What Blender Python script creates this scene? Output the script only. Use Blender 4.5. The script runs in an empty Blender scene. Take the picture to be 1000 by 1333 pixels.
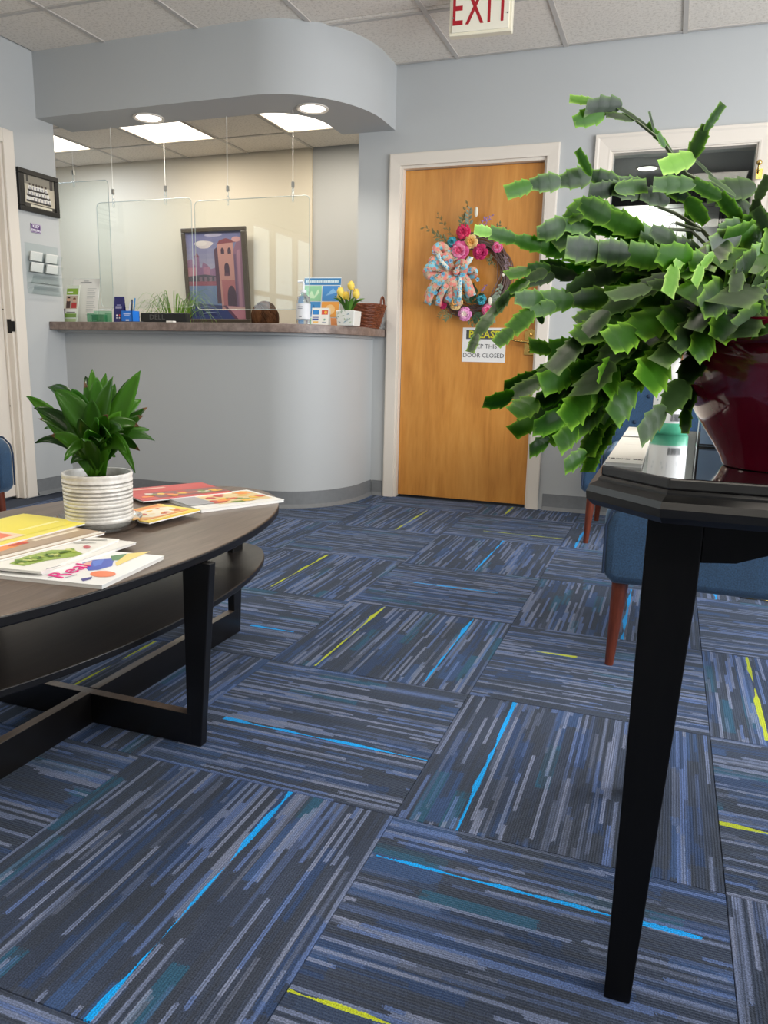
import bpy, bmesh, math, random
from mathutils import Vector, Matrix
import numpy as np
R = math.radians
random.seed(7)
C = bpy.context.scene.collection
S = bpy.context.scene

# ------------------------------------------------------------------ camera
FOC, YAW, PITCH, ROLL, CAMZ = 996.04, 0.350454, 0.200364, 0.022369, 0.8984
def cam_axes():
    cy, sy, cp, sp = math.cos(YAW), math.sin(YAW), math.cos(PITCH), math.sin(PITCH)
    F = Vector((-sy*cp, cy*cp, -sp)); r = Vector((cy, sy, 0)); u = r.cross(F)
    cr, sr = math.cos(ROLL), math.sin(ROLL)
    return cr*r + sr*u, -sr*r + cr*u, F
RX, UP, FW = cam_axes()
cam_d = bpy.data.cameras.new('camera'); cam = bpy.data.objects.new('camera', cam_d); C.objects.link(cam)
cam.matrix_world = Matrix((( RX.x, UP.x, -FW.x, 0), (RX.y, UP.y, -FW.y, 0), (RX.z, UP.z, -FW.z, CAMZ), (0, 0, 0, 1)))
cam_d.sensor_fit = 'VERTICAL'; cam_d.sensor_height = 36; cam_d.lens = FOC/1333*36
cam_d.clip_start = 0.02; cam_d.clip_end = 100
S.camera = cam
CAM = Vector((0, 0, CAMZ))
def ray(u, v): return RX*((u-500)/FOC) - UP*((v-666.5)/FOC) + FW
def pz(u, v, z): d = ray(u, v); return CAM + d*((z-CAMZ)/d.z)
def py(u, v, y): d = ray(u, v); return CAM + d*(y/d.y)
def pxx(u, v, x): d = ray(u, v); return CAM + d*(x/d.x)
def pd(u, v, t): return CAM + ray(u, v)*t

# ------------------------------------------------------------------ world, lights, exposure
w = bpy.data.worlds.new('world'); S.world = w; w.use_nodes = True
w.node_tree.nodes['Background'].inputs[0].default_value = (0.78, 0.85, 0.96, 1)
w.node_tree.nodes['Background'].inputs[1].default_value = 1.0
S.view_settings.view_transform = 'Standard'; S.view_settings.look = 'None'
S.view_settings.gamma = 1; S.view_settings.use_curve_mapping = False
S.view_settings.exposure = 0.08
def area(name, loc, target, sx, sy, power, col):
    l = bpy.data.lights.new(name, 'AREA'); l.shape = 'RECTANGLE'; l.size = sx; l.size_y = sy
    l.energy = power; l.color = col
    o = bpy.data.objects.new(name, l); C.objects.link(o); o.location = loc
    o.rotation_euler = (Vector(target)-Vector(loc)).to_track_quat('-Z', 'Y').to_euler()
    return o
area('daylight_side_window', (2.52, 1.75, 1.45), (-3, 2.4, 1.9), 3.6, 1.6, 185, (0.95, 0.97, 1.0))
area('daylight_left_window', (-3.86, 1.15, 1.45), (2, 1.6, 1.1), 1.46, 1.3, 18, (0.94, 0.97, 1.0))

# ------------------------------------------------------------------ materials
def lin(c):
    return tuple(((x/255)/12.92 if x/255 <= 0.04045 else ((x/255+0.055)/1.055)**2.4) for x in c)
MATS = {}
class NT:
    def __init__(s, name):
        s.m = bpy.data.materials.new(name); s.m.use_nodes = True; s.t = s.m.node_tree
        s.b = s.t.nodes['Principled BSDF']; s.out = s.t.nodes['Material Output']
    def n(s, typ, props=None, **inp):
        x = s.t.nodes.new('ShaderNode'+typ)
        for k, v in (props or {}).items(): setattr(x, k, v)
        for k, v in inp.items():
            key = int(k[1:]) if k[0] == 'i' and k[1:].isdigit() else k.replace('_', ' ')
            if isinstance(v, bpy.types.NodeSocket): s.t.links.new(v, x.inputs[key])
            else: x.inputs[key].default_value = v
        return x
    def math(s, op, a, b=None, c=None):
        d = {'i0': a}
        if b is not None: d['i1'] = b
        if c is not None: d['i2'] = c
        return s.n('Math', {'operation': op}, **d).outputs[0]
    def ramp(s, fac, stops, interp='LINEAR'):
        x = s.n('ValToRGB', None, i0=fac); cr = x.color_ramp; cr.interpolation = interp
        while len(cr.elements) < len(stops): cr.elements.new(0.5)
        for e, (p_, c) in zip(cr.elements, stops):
            e.position = p_; e.color = (*c, 1) if len(c) == 3 else c
        return x.outputs[0]
    def mix(s, fac, a, b, blend='MIX'):
        x = s.n('Mix', {'data_type': 'RGBA', 'blend_type': blend})
        for i, v in ((0, fac), (6, a), (7, b)):
            if isinstance(v, bpy.types.NodeSocket): s.t.links.new(v, x.inputs[i])
            else: x.inputs[i].default_value = v if i == 0 else ((*v, 1) if len(v) == 3 else v)
        return x.outputs[2]
    def base(s, sock): s.t.links.new(sock, s.b.inputs['Base Color'])
    def bump(s, h, strength=0.3, dist=0.002):
        x = s.n('Bump', None, Strength=strength, Distance=dist, Height=h)
        s.t.links.new(x.outputs[0], s.b.inputs['Normal'])
def mat(name, col, rough=0.5, metal=0.0, noise=0.0, nscale=40.0, bump=0.0, bscale=200.0, trans=0.0, spec=None, coat=0.0, ior=None, emit=None, sheen=0.0):
    if name in MATS: return MATS[name]
    t = NT(name); c = lin(col)
    t.b.inputs['Base Color'].default_value = (*c, 1)
    t.b.inputs['Roughness'].default_value = rough; t.b.inputs['Metallic'].default_value = metal
    if trans: t.b.inputs['Transmission Weight'].default_value = trans
    if spec is not None: t.b.inputs['Specular IOR Level'].default_value = spec
    if coat: t.b.inputs['Coat Weight'].default_value = coat; t.b.inputs['Coat Roughness'].default_value = 0.08
    if ior: t.b.inputs['IOR'].default_value = ior
    if sheen: t.b.inputs['Sheen Weight'].default_value = sheen
    tc = t.n('TexCoord') if (noise or bump) else None
    if noise:
        nz = t.n('TexNoise', None, Vector=tc.outputs['Object'], Scale=nscale, Detail=3.0)
        t.base(t.ramp(nz.outputs[0], [(0.3, tuple(x*(1-noise) for x in c)), (0.7, tuple(min(1, x*(1+noise)) for x in c))]))
    if bump:
        nz = t.n('TexNoise', None, Vector=tc.outputs['Object'], Scale=bscale, Detail=2.0)
        t.bump(nz.outputs[0], bump)
    if emit:
        t.b.inputs['Emission Color'].default_value = (*lin(emit[0]), 1); t.b.inputs['Emission Strength'].default_value = emit[1]
    MATS[name] = t.m; return t.m
def glass(name, col=(255, 255, 255), rough=0.0, refl=1.0):
    """thin clear sheet: fresnel mix of see-through and mirror"""
    if name in MATS: return MATS[name]
    t = NT(name); t.t.nodes.remove(t.b)
    tr = t.n('BsdfTransparent', None, Color=(*lin(col), 1)); gl = t.n('BsdfGlossy', None, Roughness=rough)
    lw = t.n('LayerWeight', None, Blend=0.5); f5 = t.math('POWER', lw.outputs['Facing'], 4.5)
    f = t.math('MINIMUM', t.math('MULTIPLY', t.math('MULTIPLY_ADD', f5, 0.9, 0.04), refl), 1.0)
    mx = t.n('MixShader', None, i0=f, i1=tr.outputs[0], i2=gl.outputs[0])
    t.t.links.new(mx.outputs[0], t.out.inputs[0]); MATS[name] = t.m; return t.m
def pcol(col, rough=0.5):
    return mat('print_%02x%02x%02x' % tuple(int(c) for c in col), col, rough)

wall_paint = mat('blue_grey_wall_paint', (184, 186, 185), 0.55, bump=0.05, bscale=300)
cream_paint = mat('cream_wall_paint', (216, 207, 188), 0.6, bump=0.05, bscale=300)
trim_white = mat('white_trim_paint', (226, 217, 204), 0.35)
rubber = mat('grey_rubber_base', (122, 124, 125), 0.45, noise=0.05)
black_wood = None
def wood(name, cols, scale=(30, 3, 3), rough=0.35, dist=4.0, spec=0.5, coat=0.0, grain='X'):
    t = NT(name); tc = t.n('TexCoord')
    mp = t.n('Mapping', None, Vector=tc.outputs['Object'], Scale=scale)
    nz = t.n('TexNoise', None, Vector=mp.outputs[0], Scale=1.0, Detail=5.0, Roughness=0.6, Distortion=0.6)
    mp2 = t.n('Mapping', None, Vector=tc.outputs['Object'], Scale=tuple(x*6 for x in scale))
    n2 = t.n('TexNoise', None, Vector=mp2.outputs[0], Scale=1.0, Detail=4.0)
    v = t.math('ADD', t.math('MULTIPLY', nz.outputs[0], 0.7), t.math('MULTIPLY', n2.outputs[0], 0.3))
    k = len(cols)
    t.base(t.ramp(v, [(0.3+0.4*i/(k-1), lin(c)) for i, c in enumerate(cols)]))
    t.b.inputs['Roughness'].default_value = rough; t.b.inputs['Specular IOR Level'].default_value = spec
    if coat: t.b.inputs['Coat Weight'].default_value = coat; t.b.inputs['Coat Roughness'].default_value = 0.15
    t.bump(n2.outputs[0], 0.06, 0.001)
    return t.m
door_wood = wood('honey_birch_veneer', [(176, 112, 46), (203, 138, 62), (218, 156, 78)], scale=(9, 9, 1.1), rough=0.32)
sheen_wood = wood('espresso_table_wood', [(76, 63, 54), (98, 83, 72), (118, 102, 90)], scale=(40, 3, 40), rough=0.33)  # wood tone lifted so the colour carries the warm ceiling reflection
shelf_wood = wood('dark_shelf_wood', [(34, 28, 25), (46, 39, 34), (58, 50, 45)], scale=(40, 3, 40), rough=0.35)
ebony = wood('black_painted_wood', [(5, 5, 6), (8, 8, 9), (12, 12, 12)], scale=(30, 30, 3), rough=0.45, spec=0.2)
leg_wood = wood('reddish_walnut_legs', [(74, 32, 18), (98, 44, 25), (118, 56, 32)], scale=(40, 40, 5), rough=0.35)

def carpet_material():
    t = NT('striped_carpet_tile'); L = t.t.links
    tc = t.n('TexCoord'); sp = t.n('SeparateXYZ', None, Vector=tc.outputs['Object'])
    jit = t.n('TexNoise', None, Vector=tc.outputs['Object'], Scale=260.0, Detail=1.0)
    sx = t.math('ADD', sp.outputs[0], t.math('MULTIPLY_ADD', jit.outputs[0], 0.004, -0.002)); sy = t.math('ADD', sp.outputs[1], t.math('MULTIPLY_ADD', jit.outputs[0], 0.02, -0.01))                # stripes run along local Y, 0..0.6096
    rnd = t.n('ObjectInfo').outputs['Random']
    seed = t.math('MULTIPLY', rnd, 57.3)
    def layer(rows, length, off):
        row = t.math('FLOOR', t.math('MULTIPLY', sx, rows/0.6096))
        wr = t.n('TexWhiteNoise', {'noise_dimensions': '2D'}, Vector=t.n('CombineXYZ', None, X=row, Y=t.math('ADD', seed, off)).outputs[0])
        dash = t.math('ADD', t.math('DIVIDE', sy, length), t.math('MULTIPLY', wr.outputs[0], 9.0))
        # uneven dash lengths
        cell = t.math('FLOOR', dash)
        wn = t.n('TexWhiteNoise', {'noise_dimensions': '3D'}, Vector=t.n('CombineXYZ', None, X=row, Y=cell, Z=t.math('ADD', seed, off)).outputs[0])
        return wn.outputs[0], row
    b1, _ = layer(20, 0.2, 0.0)
    base = t.ramp(b1, [(0, lin((48, 55, 70))), (0.4, lin((52, 59, 74))), (0.62, lin((44, 60, 90))), (0.82, lin((50, 70, 104))), (0.92, lin((40, 76, 98)))], 'CONSTANT')
    f4, r4 = layer(76, 0.24, 5.3)
    f5_, _ = layer(76, 0.24, 21.3)
    m2 = t.ramp(f4, [(0, (0, 0, 0)), (0.6, (0.35, 0.35, 0.35)), (0.74, (0.85, 0.85, 0.85))], 'CONSTANT')
    yarn = t.math('FRACT', t.math('MULTIPLY', sx, 152/0.6096))
    gap = t.math('MULTIPLY_ADD', t.math('ABSOLUTE', t.math('SUBTRACT', yarn, 0.5)), -1.3, 1.2)
    lightmask = t.math('MULTIPLY', m2, gap)
    f2, _ = layer(76, 0.24, 8.1)
    lightcol = t.ramp(f2, [(0, lin((116, 127, 156))), (0.4, lin((92, 113, 160))), (0.75, lin((128, 136, 160)))], 'CONSTANT')
    f3, _ = layer(76, 0.13, 12.9)
    darkmask = t.ramp(f3, [(0, (0, 0, 0)), (0.6, (1, 1, 1))], 'CONSTANT')
    col = t.mix(t.math('MULTIPLY', darkmask, 0.6), base, lin((48, 52, 60)))
    col = t.mix(t.math('MULTIPLY', lightmask, 0.78), col, lightcol)
    # accent yarns: object properties give position across (0..1), start, end
    def accent(pref, colr, col):
        a = t.n('Attribute', {'attribute_type': 'OBJECT', 'attribute_name': pref})
        v = t.n('SeparateXYZ', None, Vector=a.outputs['Vector'])
        nz = t.n('TexNoise', {'noise_dimensions': '2D'}, Vector=t.n('CombineXYZ', None, X=t.math('MULTIPLY', sy, 9.0), Y=seed).outputs[0], Scale=1.0, Detail=1.0)
        wid = t.math('MULTIPLY_ADD', nz.outputs[0], 0.014, -0.0030)
        wob = t.math('MULTIPLY', t.math('SUBTRACT', nz.outputs[0], 0.5), 0.006)
        d = t.math('ABSOLUTE', t.math('SUBTRACT', t.math('ADD', sx, wob), t.math('MULTIPLY', v.outputs[0], 0.6096)))
        m = t.math('LESS_THAN', d, wid)
        sn = t.math('DIVIDE', sy, 0.6096)
        m = t.math('MULTIPLY', m, t.math('MULTIPLY', t.math('GREATER_THAN', sn, v.outputs[1]), t.math('LESS_THAN', sn, v.outputs[2])))
        return t.mix(t.math('MULTIPLY', m, 0.92), col, colr)
    col = accent('cyan_yarn', lin((0, 150, 222)), col)
    col = accent('yellow_yarn', lin((176, 186, 20)), col)
    # pile: fine loops + soft soiling
    pile = t.n('TexNoise', None, Vector=tc.outputs['Object'], Scale=420.0, Detail=2.0)
    loops = t.n('TexWave', {'wave_type': 'BANDS', 'bands_direction': 'X'}, Vector=tc.outputs['Object'], Scale=60.0, Distortion=1.5, Detail=1.0)
    col = t.mix(1.0, col, t.ramp(pile.outputs[0], [(0.3, (0.68, 0.69, 0.72)), (0.72, (1.62, 1.64, 1.70))]), 'MULTIPLY')
    soil = t.n('TexNoise', None, Vector=t.n('NewGeometry').outputs['Position'], Scale=2.3, Detail=3.0)
    col = t.mix(1.0, col, t.ramp(soil.outputs[0], [(0.35, (0.82, 0.82, 0.80)), (0.6, (1.05, 1.05, 1.05))]), 'MULTIPLY')
    t.base(col)
    t.b.inputs['Roughness'].default_value = 0.95; t.b.inputs['Specular IOR Level'].default_value = 0.15
    t.b.inputs['Sheen Weight'].default_value = 0.12; t.b.inputs['Sheen Tint'].default_value = (0.65, 0.8, 1, 1)
    h = t.math('ADD', pile.outputs[0], t.math('MULTIPLY', loops.outputs[0], 0.5))
    t.bump(h, 0.5, 0.003)
    return t.m
carpet = carpet_material()

def ceiling_tile_material():
    t = NT('fissured_ceiling_tile'); tc = t.n('TexCoord')
    n1 = t.n('TexNoise', None, Vector=tc.outputs['Object'], Scale=60.0, Detail=4.0, Roughness=0.7)
    v = t.n('TexVoronoi', None, Vector=tc.outputs['Object'], Scale=90.0)
    t.base(t.ramp(n1.outputs[0], [(0.36, lin((214, 205, 192))), (0.5, lin((236, 228, 216)))]))
    t.b.inputs['Roughness'].default_value = 0.9
    t.bump(t.math('ADD', n1.outputs[0], t.math('MULTIPLY', v.outputs[0], 0.5)), 0.4, 0.003)
    return t.m
ceil_mat = ceiling_tile_material()

def laminate():
    t = NT('mottled_brown_laminate'); tc = t.n('TexCoord')
    n1 = t.n('TexNoise', None, Vector=tc.outputs['Object'], Scale=22.0, Detail=6.0, Roughness=0.65)
    t.base(t.ramp(n1.outputs[0], [(0.3, lin((104, 88, 80))), (0.5, lin((130, 112, 102))), (0.7, lin((152, 136, 126)))]))
    t.b.inputs['Roughness'].default_value = 0.4
    return t.m
laminate_m = laminate()

def leafmat(name, dark, light, edge=None, trans=0.35, rough=0.35):
    t = NT(name); tc = t.n('TexCoord'); c1, c2 = lin(dark), lin(light)
    nz = t.n('TexNoise', None, Vector=tc.outputs['Object'], Scale=3.0, Detail=2.0)
    rnd = t.n('ObjectInfo').outputs['Random']
    f = t.math('MULTIPLY_ADD', nz.outputs[0], 0.5, t.math('MULTIPLY_ADD', rnd, 0.95, -0.22))
    col = t.mix(f, c1, c2)
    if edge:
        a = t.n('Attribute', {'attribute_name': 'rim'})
        col = t.mix(t.math('MULTIPLY', t.math('POWER', a.outputs['Fac'], 5.0), 0.8), col, lin(edge))  # paler margins paint the backlit glow of thin edges into the colour
    t.base(col); t.b.inputs['Roughness'].default_value = rough; t.b.inputs['Specular IOR Level'].default_value = .3
    tl = t.n('BsdfTranslucent'); t.t.links.new(t.mix(1.0, col, (1.5, 1.9, 0.5), 'MULTIPLY'), tl.inputs[0])
    mx = t.n('MixShader', None, i0=trans, i1=t.b.outputs[0], i2=tl.outputs[0])
    t.t.links.new(mx.outputs[0], t.out.inputs[0]); MATS[name] = t.m
    return t.m

# ------------------------------------------------------------------ mesh builder
class MB:
    def __init__(s): s.v = []; s.f = []; s.mi = []; s.attr = None
    def add(s, vs, fs, mi=0):
        b = len(s.v); s.v += [Vector(x) for x in vs]; s.f += [tuple(b+i for i in f) for f in fs]; s.mi += [mi]*len(fs)
        return s
    def box(s, lo, hi, mi=0):
        (x0, y0, z0), (x1, y1, z1) = lo, hi
        return s.add([(x0,y0,z0),(x1,y0,z0),(x1,y1,z0),(x0,y1,z0),(x0,y0,z1),(x1,y0,z1),(x1,y1,z1),(x0,y1,z1)],
              [(0,3,2,1),(4,5,6,7),(0,1,5,4),(1,2,6,5),(2,3,7,6),(3,0,4,7)], mi)
    def hexa(s, bot, top, mi=0):
        return s.add(list(bot)+list(top), [(3,2,1,0),(4,5,6,7),(0,1,5,4),(1,2,6,5),(2,3,7,6),(3,0,4,7)], mi)
    def prism(s, poly, a, b, axis='z', mi=0):
        """poly of 2-D points (CCW) extruded between a and b along axis"""
        def P(p, h): return (p[0], p[1], h) if axis == 'z' else ((p[0], h, p[1]) if axis == 'y' else (h, p[0], p[1]))
        n = len(poly); vs = [P(p, a) for p in poly]+[P(p, b) for p in poly]
        fs = [tuple(range(n-1, -1, -1)), tuple(range(n, 2*n))]+[(i, (i+1) % n, n+(i+1) % n, n+i) for i in range(n)]
        return s.add(vs, fs, mi)
    def lathe(s, prof, c=(0, 0, 0), n=32, mi=0, cap0=False, cap1=False):
        vs = []; fs = []; m = len(prof)
        for r, z in prof:
            for k in range(n):
                a = 2*math.pi*k/n; vs.append((c[0]+r*math.cos(a), c[1]+r*math.sin(a), c[2]+z))
        for j in range(m-1):
            for k in range(n): fs.append((j*n+k, j*n+(k+1) % n, (j+1)*n+(k+1) % n, (j+1)*n+k))
        if cap0: fs.append(tuple(range(n-1, -1, -1)))
        if cap1: fs.append(tuple((m-1)*n+k for k in range(n)))
        return s.add(vs, fs, mi)
    def tube(s, path, r, n=8, mi=0, closed=False, cap=True):
        path = [Vector(p) for p in path]; m = len(path); vs = []; fs = []
        rr = r if hasattr(r, '__len__') else [r]*m
        ref = None
        for i, p in enumerate(path):
            if closed: d = path[(i+1) % m]-path[i-1]
            else: d = path[min(i+1, m-1)]-path[max(i-1, 0)]
            d = d.normalized() if d.length > 1e-9 else Vector((0, 0, 1))
            if ref is None: ref = d.orthogonal().normalized()
            ref = (ref-d*ref.dot(d)); ref = ref.normalized() if ref.length > 1e-6 else d.orthogonal().normalized()
            q = d.cross(ref)
            for k in range(n):
                a = 2*math.pi*k/n; vs.append(p+(ref*math.cos(a)+q*math.sin(a))*rr[i])
        for j in range(m if closed else m-1):
            j2 = (j+1) % m
            for k in range(n): fs.append((j*n+k, j*n+(k+1) % n, j2*n+(k+1) % n, j2*n+k))
        if cap and not closed: fs += [tuple(range(n-1, -1, -1)), tuple((m-1)*n+k for k in range(n))]
        return s.add(vs, fs, mi)
    def sphere(s, c, r, n=12, m=8, mi=0):
        r = r if hasattr(r, '__len__') else (r, r, r); vs = [(c[0], c[1], c[2]-r[2])]; fs = []
        for j in range(1, m):
            t = math.pi*j/m-math.pi/2
            for k in range(n):
                a = 2*math.pi*k/n; vs.append((c[0]+r[0]*math.cos(t)*math.cos(a), c[1]+r[1]*math.cos(t)*math.sin(a), c[2]+r[2]*math.sin(t)))
        vs.append((c[0], c[1], c[2]+r[2])); top = len(vs)-1
        for k in range(n): fs.append((0, 1+(k+1) % n, 1+k)); fs.append((top, 1+(m-2)*n+k, 1+(m-2)*n+(k+1) % n))
        for j in range(m-2):
            for k in range(n): fs.append((1+j*n+k, 1+j*n+(k+1) % n, 1+(j+1)*n+(k+1) % n, 1+(j+1)*n+k))
        return s.add(vs, fs, mi)
    def mesh(s, name, mats):
        me = bpy.data.meshes.new(name); me.from_pydata([tuple(v) for v in s.v], [], s.f); me.update()
        for m in (mats if isinstance(mats, (list, tuple)) else [mats]): me.materials.append(m)
        if any(s.mi): me.polygons.foreach_set('material_index', s.mi)
        return me
    def build(s, name, m, parent=None, smooth=None, bevel=0, seg=2, local=False, fix=True):
        o_ = parent.matrix_world.inverted() if (parent is not None and not local) else None
        if o_ is not None: s.v = [o_ @ v for v in s.v]
        me = s.mesh(name, m)
        if fix:
            bm = bmesh.new(); bm.from_mesh(me); bmesh.ops.recalc_face_normals(bm, faces=bm.faces); bm.to_mesh(me); bm.free()
        o = bpy.data.objects.new(name, me); C.objects.link(o)
        if parent is not None: o.parent = parent
        if smooth is not None:
            me.shade_smooth(); me.set_sharp_from_angle(angle=R(smooth))
        if bevel:
            b = o.modifiers.new('bevel', 'BEVEL'); b.width = bevel; b.segments = seg; b.limit_method = 'ANGLE'; b.angle_limit = R(35)
        return o
def thing(name, label, cat, loc=(0, 0, 0), rz=0, group=None, rot=None):
    o = bpy.data.objects.new(name, None); C.objects.link(o); o.empty_display_size = 0.05
    o.location = loc; o.rotation_euler = rot or (0, 0, rz)
    bpy.context.view_layer.update()
    o['label'] = label; o['category'] = cat
    if group: o['group'] = group
    return o
def tag(o, label, cat, group=None):
    o['label'] = label; o['category'] = cat
    if group: o['group'] = group
    return o
def struct(o): o['kind'] = 'structure'; return o
def frame_m(origin, ex, ey):
    ex = Vector(ex).normalized(); ez = ex.cross(Vector(ey)).normalized(); ey = ez.cross(ex); o = Vector(origin)
    return Matrix(((ex.x, ey.x, ez.x, o.x), (ex.y, ey.y, ez.y, o.y), (ex.z, ey.z, ez.z, o.z), (0, 0, 0, 1)))
def text(name, s, size, m, parent, M, align='CENTER', ext=0.0004, xs=1.0, off=0.0, shear=0.0, sp=1.0):
    cu = bpy.data.curves.new(name, 'FONT'); cu.body = s; cu.size = size; cu.align_x = align; cu.align_y = 'CENTER'
    cu.extrude = ext; cu.resolution_u = 2; cu.offset = off; cu.shear = shear; cu.space_character = sp
    tmp = bpy.data.objects.new('tmp', cu); C.objects.link(tmp)
    bpy.context.view_layer.update()
    me = bpy.data.meshes.new_from_object(tmp.evaluated_get(bpy.context.evaluated_depsgraph_get()))
    bpy.data.objects.remove(tmp); bpy.data.curves.remove(cu)
    me.name = name; me.materials.clear(); me.materials.append(m)
    me.transform(Matrix.Diagonal((xs, 1, 1, 1)))
    W = parent.matrix_world.inverted() @ M
    me.transform(W)
    o = bpy.data.objects.new(name, me); C.objects.link(o); o.parent = parent
    return o
def patches(name, parent, M, items, lift=0.0004, step=0.00004, rough=0.5):
    """flat print: list of (polygon or (x0,y0,x1,y1), colour) in the plane of M (metres)"""
    mb = MB(); mats = []; idx = {}
    for k, (poly, col) in enumerate(items):
        if not hasattr(poly[0], '__len__'):
            x0, y0, x1, y1 = poly; poly = [(x0, y0), (x1, y0), (x1, y1), (x0, y1)]
        if col not in idx: idx[col] = len(mats); mats.append(pcol(col, rough))
        mb.add([M @ Vector((x, y, lift+step*k)) for x, y in poly], [tuple(range(len(poly)))], idx[col])
    return mb.build(name, mats, parent, fix=False)
def disc(cx, cy, r, n=14, ry=None, a0=0, a1=2*math.pi):
    return [(cx+r*math.cos(a0+(a1-a0)*i/n), cy+(ry or r)*math.sin(a0+(a1-a0)*i/n)) for i in range(n if a1-a0 > 6.2 else n+1)]
def arc(cx, cy, rx, ry, a0, a1, n):
    return [(cx+rx*math.cos(a0+(a1-a0)*i/n), cy+ry*math.sin(a0+(a1-a0)*i/n)) for i in range(n+1)]
def bez(p0, p1, p2, n):
    return [p0*(1-t)**2+p1*2*t*(1-t)+p2*t*t for t in [i/n for i in range(n+1)]]
# ------------------------------------------------------------------ room shell
XL, XR, YB, YF, ZC = -3.65, 2.6, 4.66, -2.6, 2.585
T = 0.6096; TX0, TY0 = -0.72395, 2.14114
floor = struct(MB().box((-6.2, YF, -0.12), (XR, 8.6, -0.006)).build('floor', mat('dark_subfloor', (48, 56, 72), 0.9)))
ACC = {  # tile: (cyan yarn across/start/end, yellow yarn across/start/end) in the tile's stripe frame
 (0,0): ((.21,0,1), None), (-1,0): ((.62,.12,1), None), (0,-1): ((.21,.02,.93), (.755,0,.26)), (-1,-1): ((.625,0,1), None),
 (-1,1): ((.775,.05,1), (.23,.02,1)), (0,1): (None, (.36,.19,.40)), (0,2): ((.60,0,1), None), (-2,2): (None, (.415,.08,.97)),
 (-1,3): ((.54,0,1), None), (0,4): ((.12,.0,.95), None), (-1,4): (None, (.71,.3,.99)), (-2,4): (None, (.59,0,.92)),
 (-1,5): (None, (.33,.1,.5)), (1,1): (None, (.215,.05,1)), (1,0): (None, (.635,0,.16)), (-2,0): (None, (.335,.38,.98)),
 (-2,1): ((.61,.66,.93), None), (-1,2): ((.45,.23,.8), None), (1,3): ((.12,.0,.2), None), (-2,-1): (None, None), (2,2): ((.4,0,1), None),
 (-3,3): (None, (.4,.1,.9)), (-3,5): ((.3,0,1), None), (-4,2): ((.6,0,1), None)}
tile_mesh = {}
def carpet_tile(i, j):
    x0, y0 = (i+TX0)*T, (j+TY0)*T
    a, b, c, d = max(x0, XL), max(y0, YF), min(x0+T, XR), min(y0+T, YB+0.02)
    if c-a < 0.02 or d-b < 0.02: return
    turned = (i+j) % 2 != 0
    # local frame: stripes run along local Y
    if turned: M = Matrix.Translation((x0, y0+T, 0)) @ Matrix.Rotation(-math.pi/2, 4, 'Z')   # local y -> +X, local x -> -Y
    else: M = Matrix.Translation((x0, y0, 0))
    Mi = M.inverted(); p, q = Mi @ Vector((a, b, 0)), Mi @ Vector((c, d, 0))
    lo = (min(p.x, q.x), min(p.y, q.y)); hi = (max(p.x, q.x), max(p.y, q.y))
    key = tuple(round(k, 4) for k in lo+hi)
    if key not in tile_mesh:
        g, e = 0.0003, 0.0012
        vs = []
        for zz, ins in ((-0.0058, g), (-0.0025, g), (0.0, e)):
            vs += [(lo[0]+ins, lo[1]+ins, zz), (hi[0]-ins, lo[1]+ins, zz), (hi[0]-ins, hi[1]-ins, zz), (lo[0]+ins, hi[1]-ins, zz)]
        fs = [(8, 9, 10, 11)]+[(r*4+k, r*4+(k+1) % 4, r*4+4+(k+1) % 4, r*4+4+k) for r in (0, 1) for k in range(4)]
        tile_mesh[key] = MB().add(vs, fs).mesh('carpet_tile', carpet)
    o = bpy.data.objects.new('carpet_tile', tile_mesh[key]); C.objects.link(o); o.matrix_world = M; o.parent = floor
    ca, ya = ACC.get((i, j), (None, None))
    def fix(acc): return [float(v) for v in acc] if acc else [-5.0, 0.0, 0.0]
    o['cyan_yarn'] = fix(ca); o['yellow_yarn'] = fix(ya)
for i in range(-5, 5):
    for j in range(-4, 6):
        if -4 <= j: carpet_tile(i, j)

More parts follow.
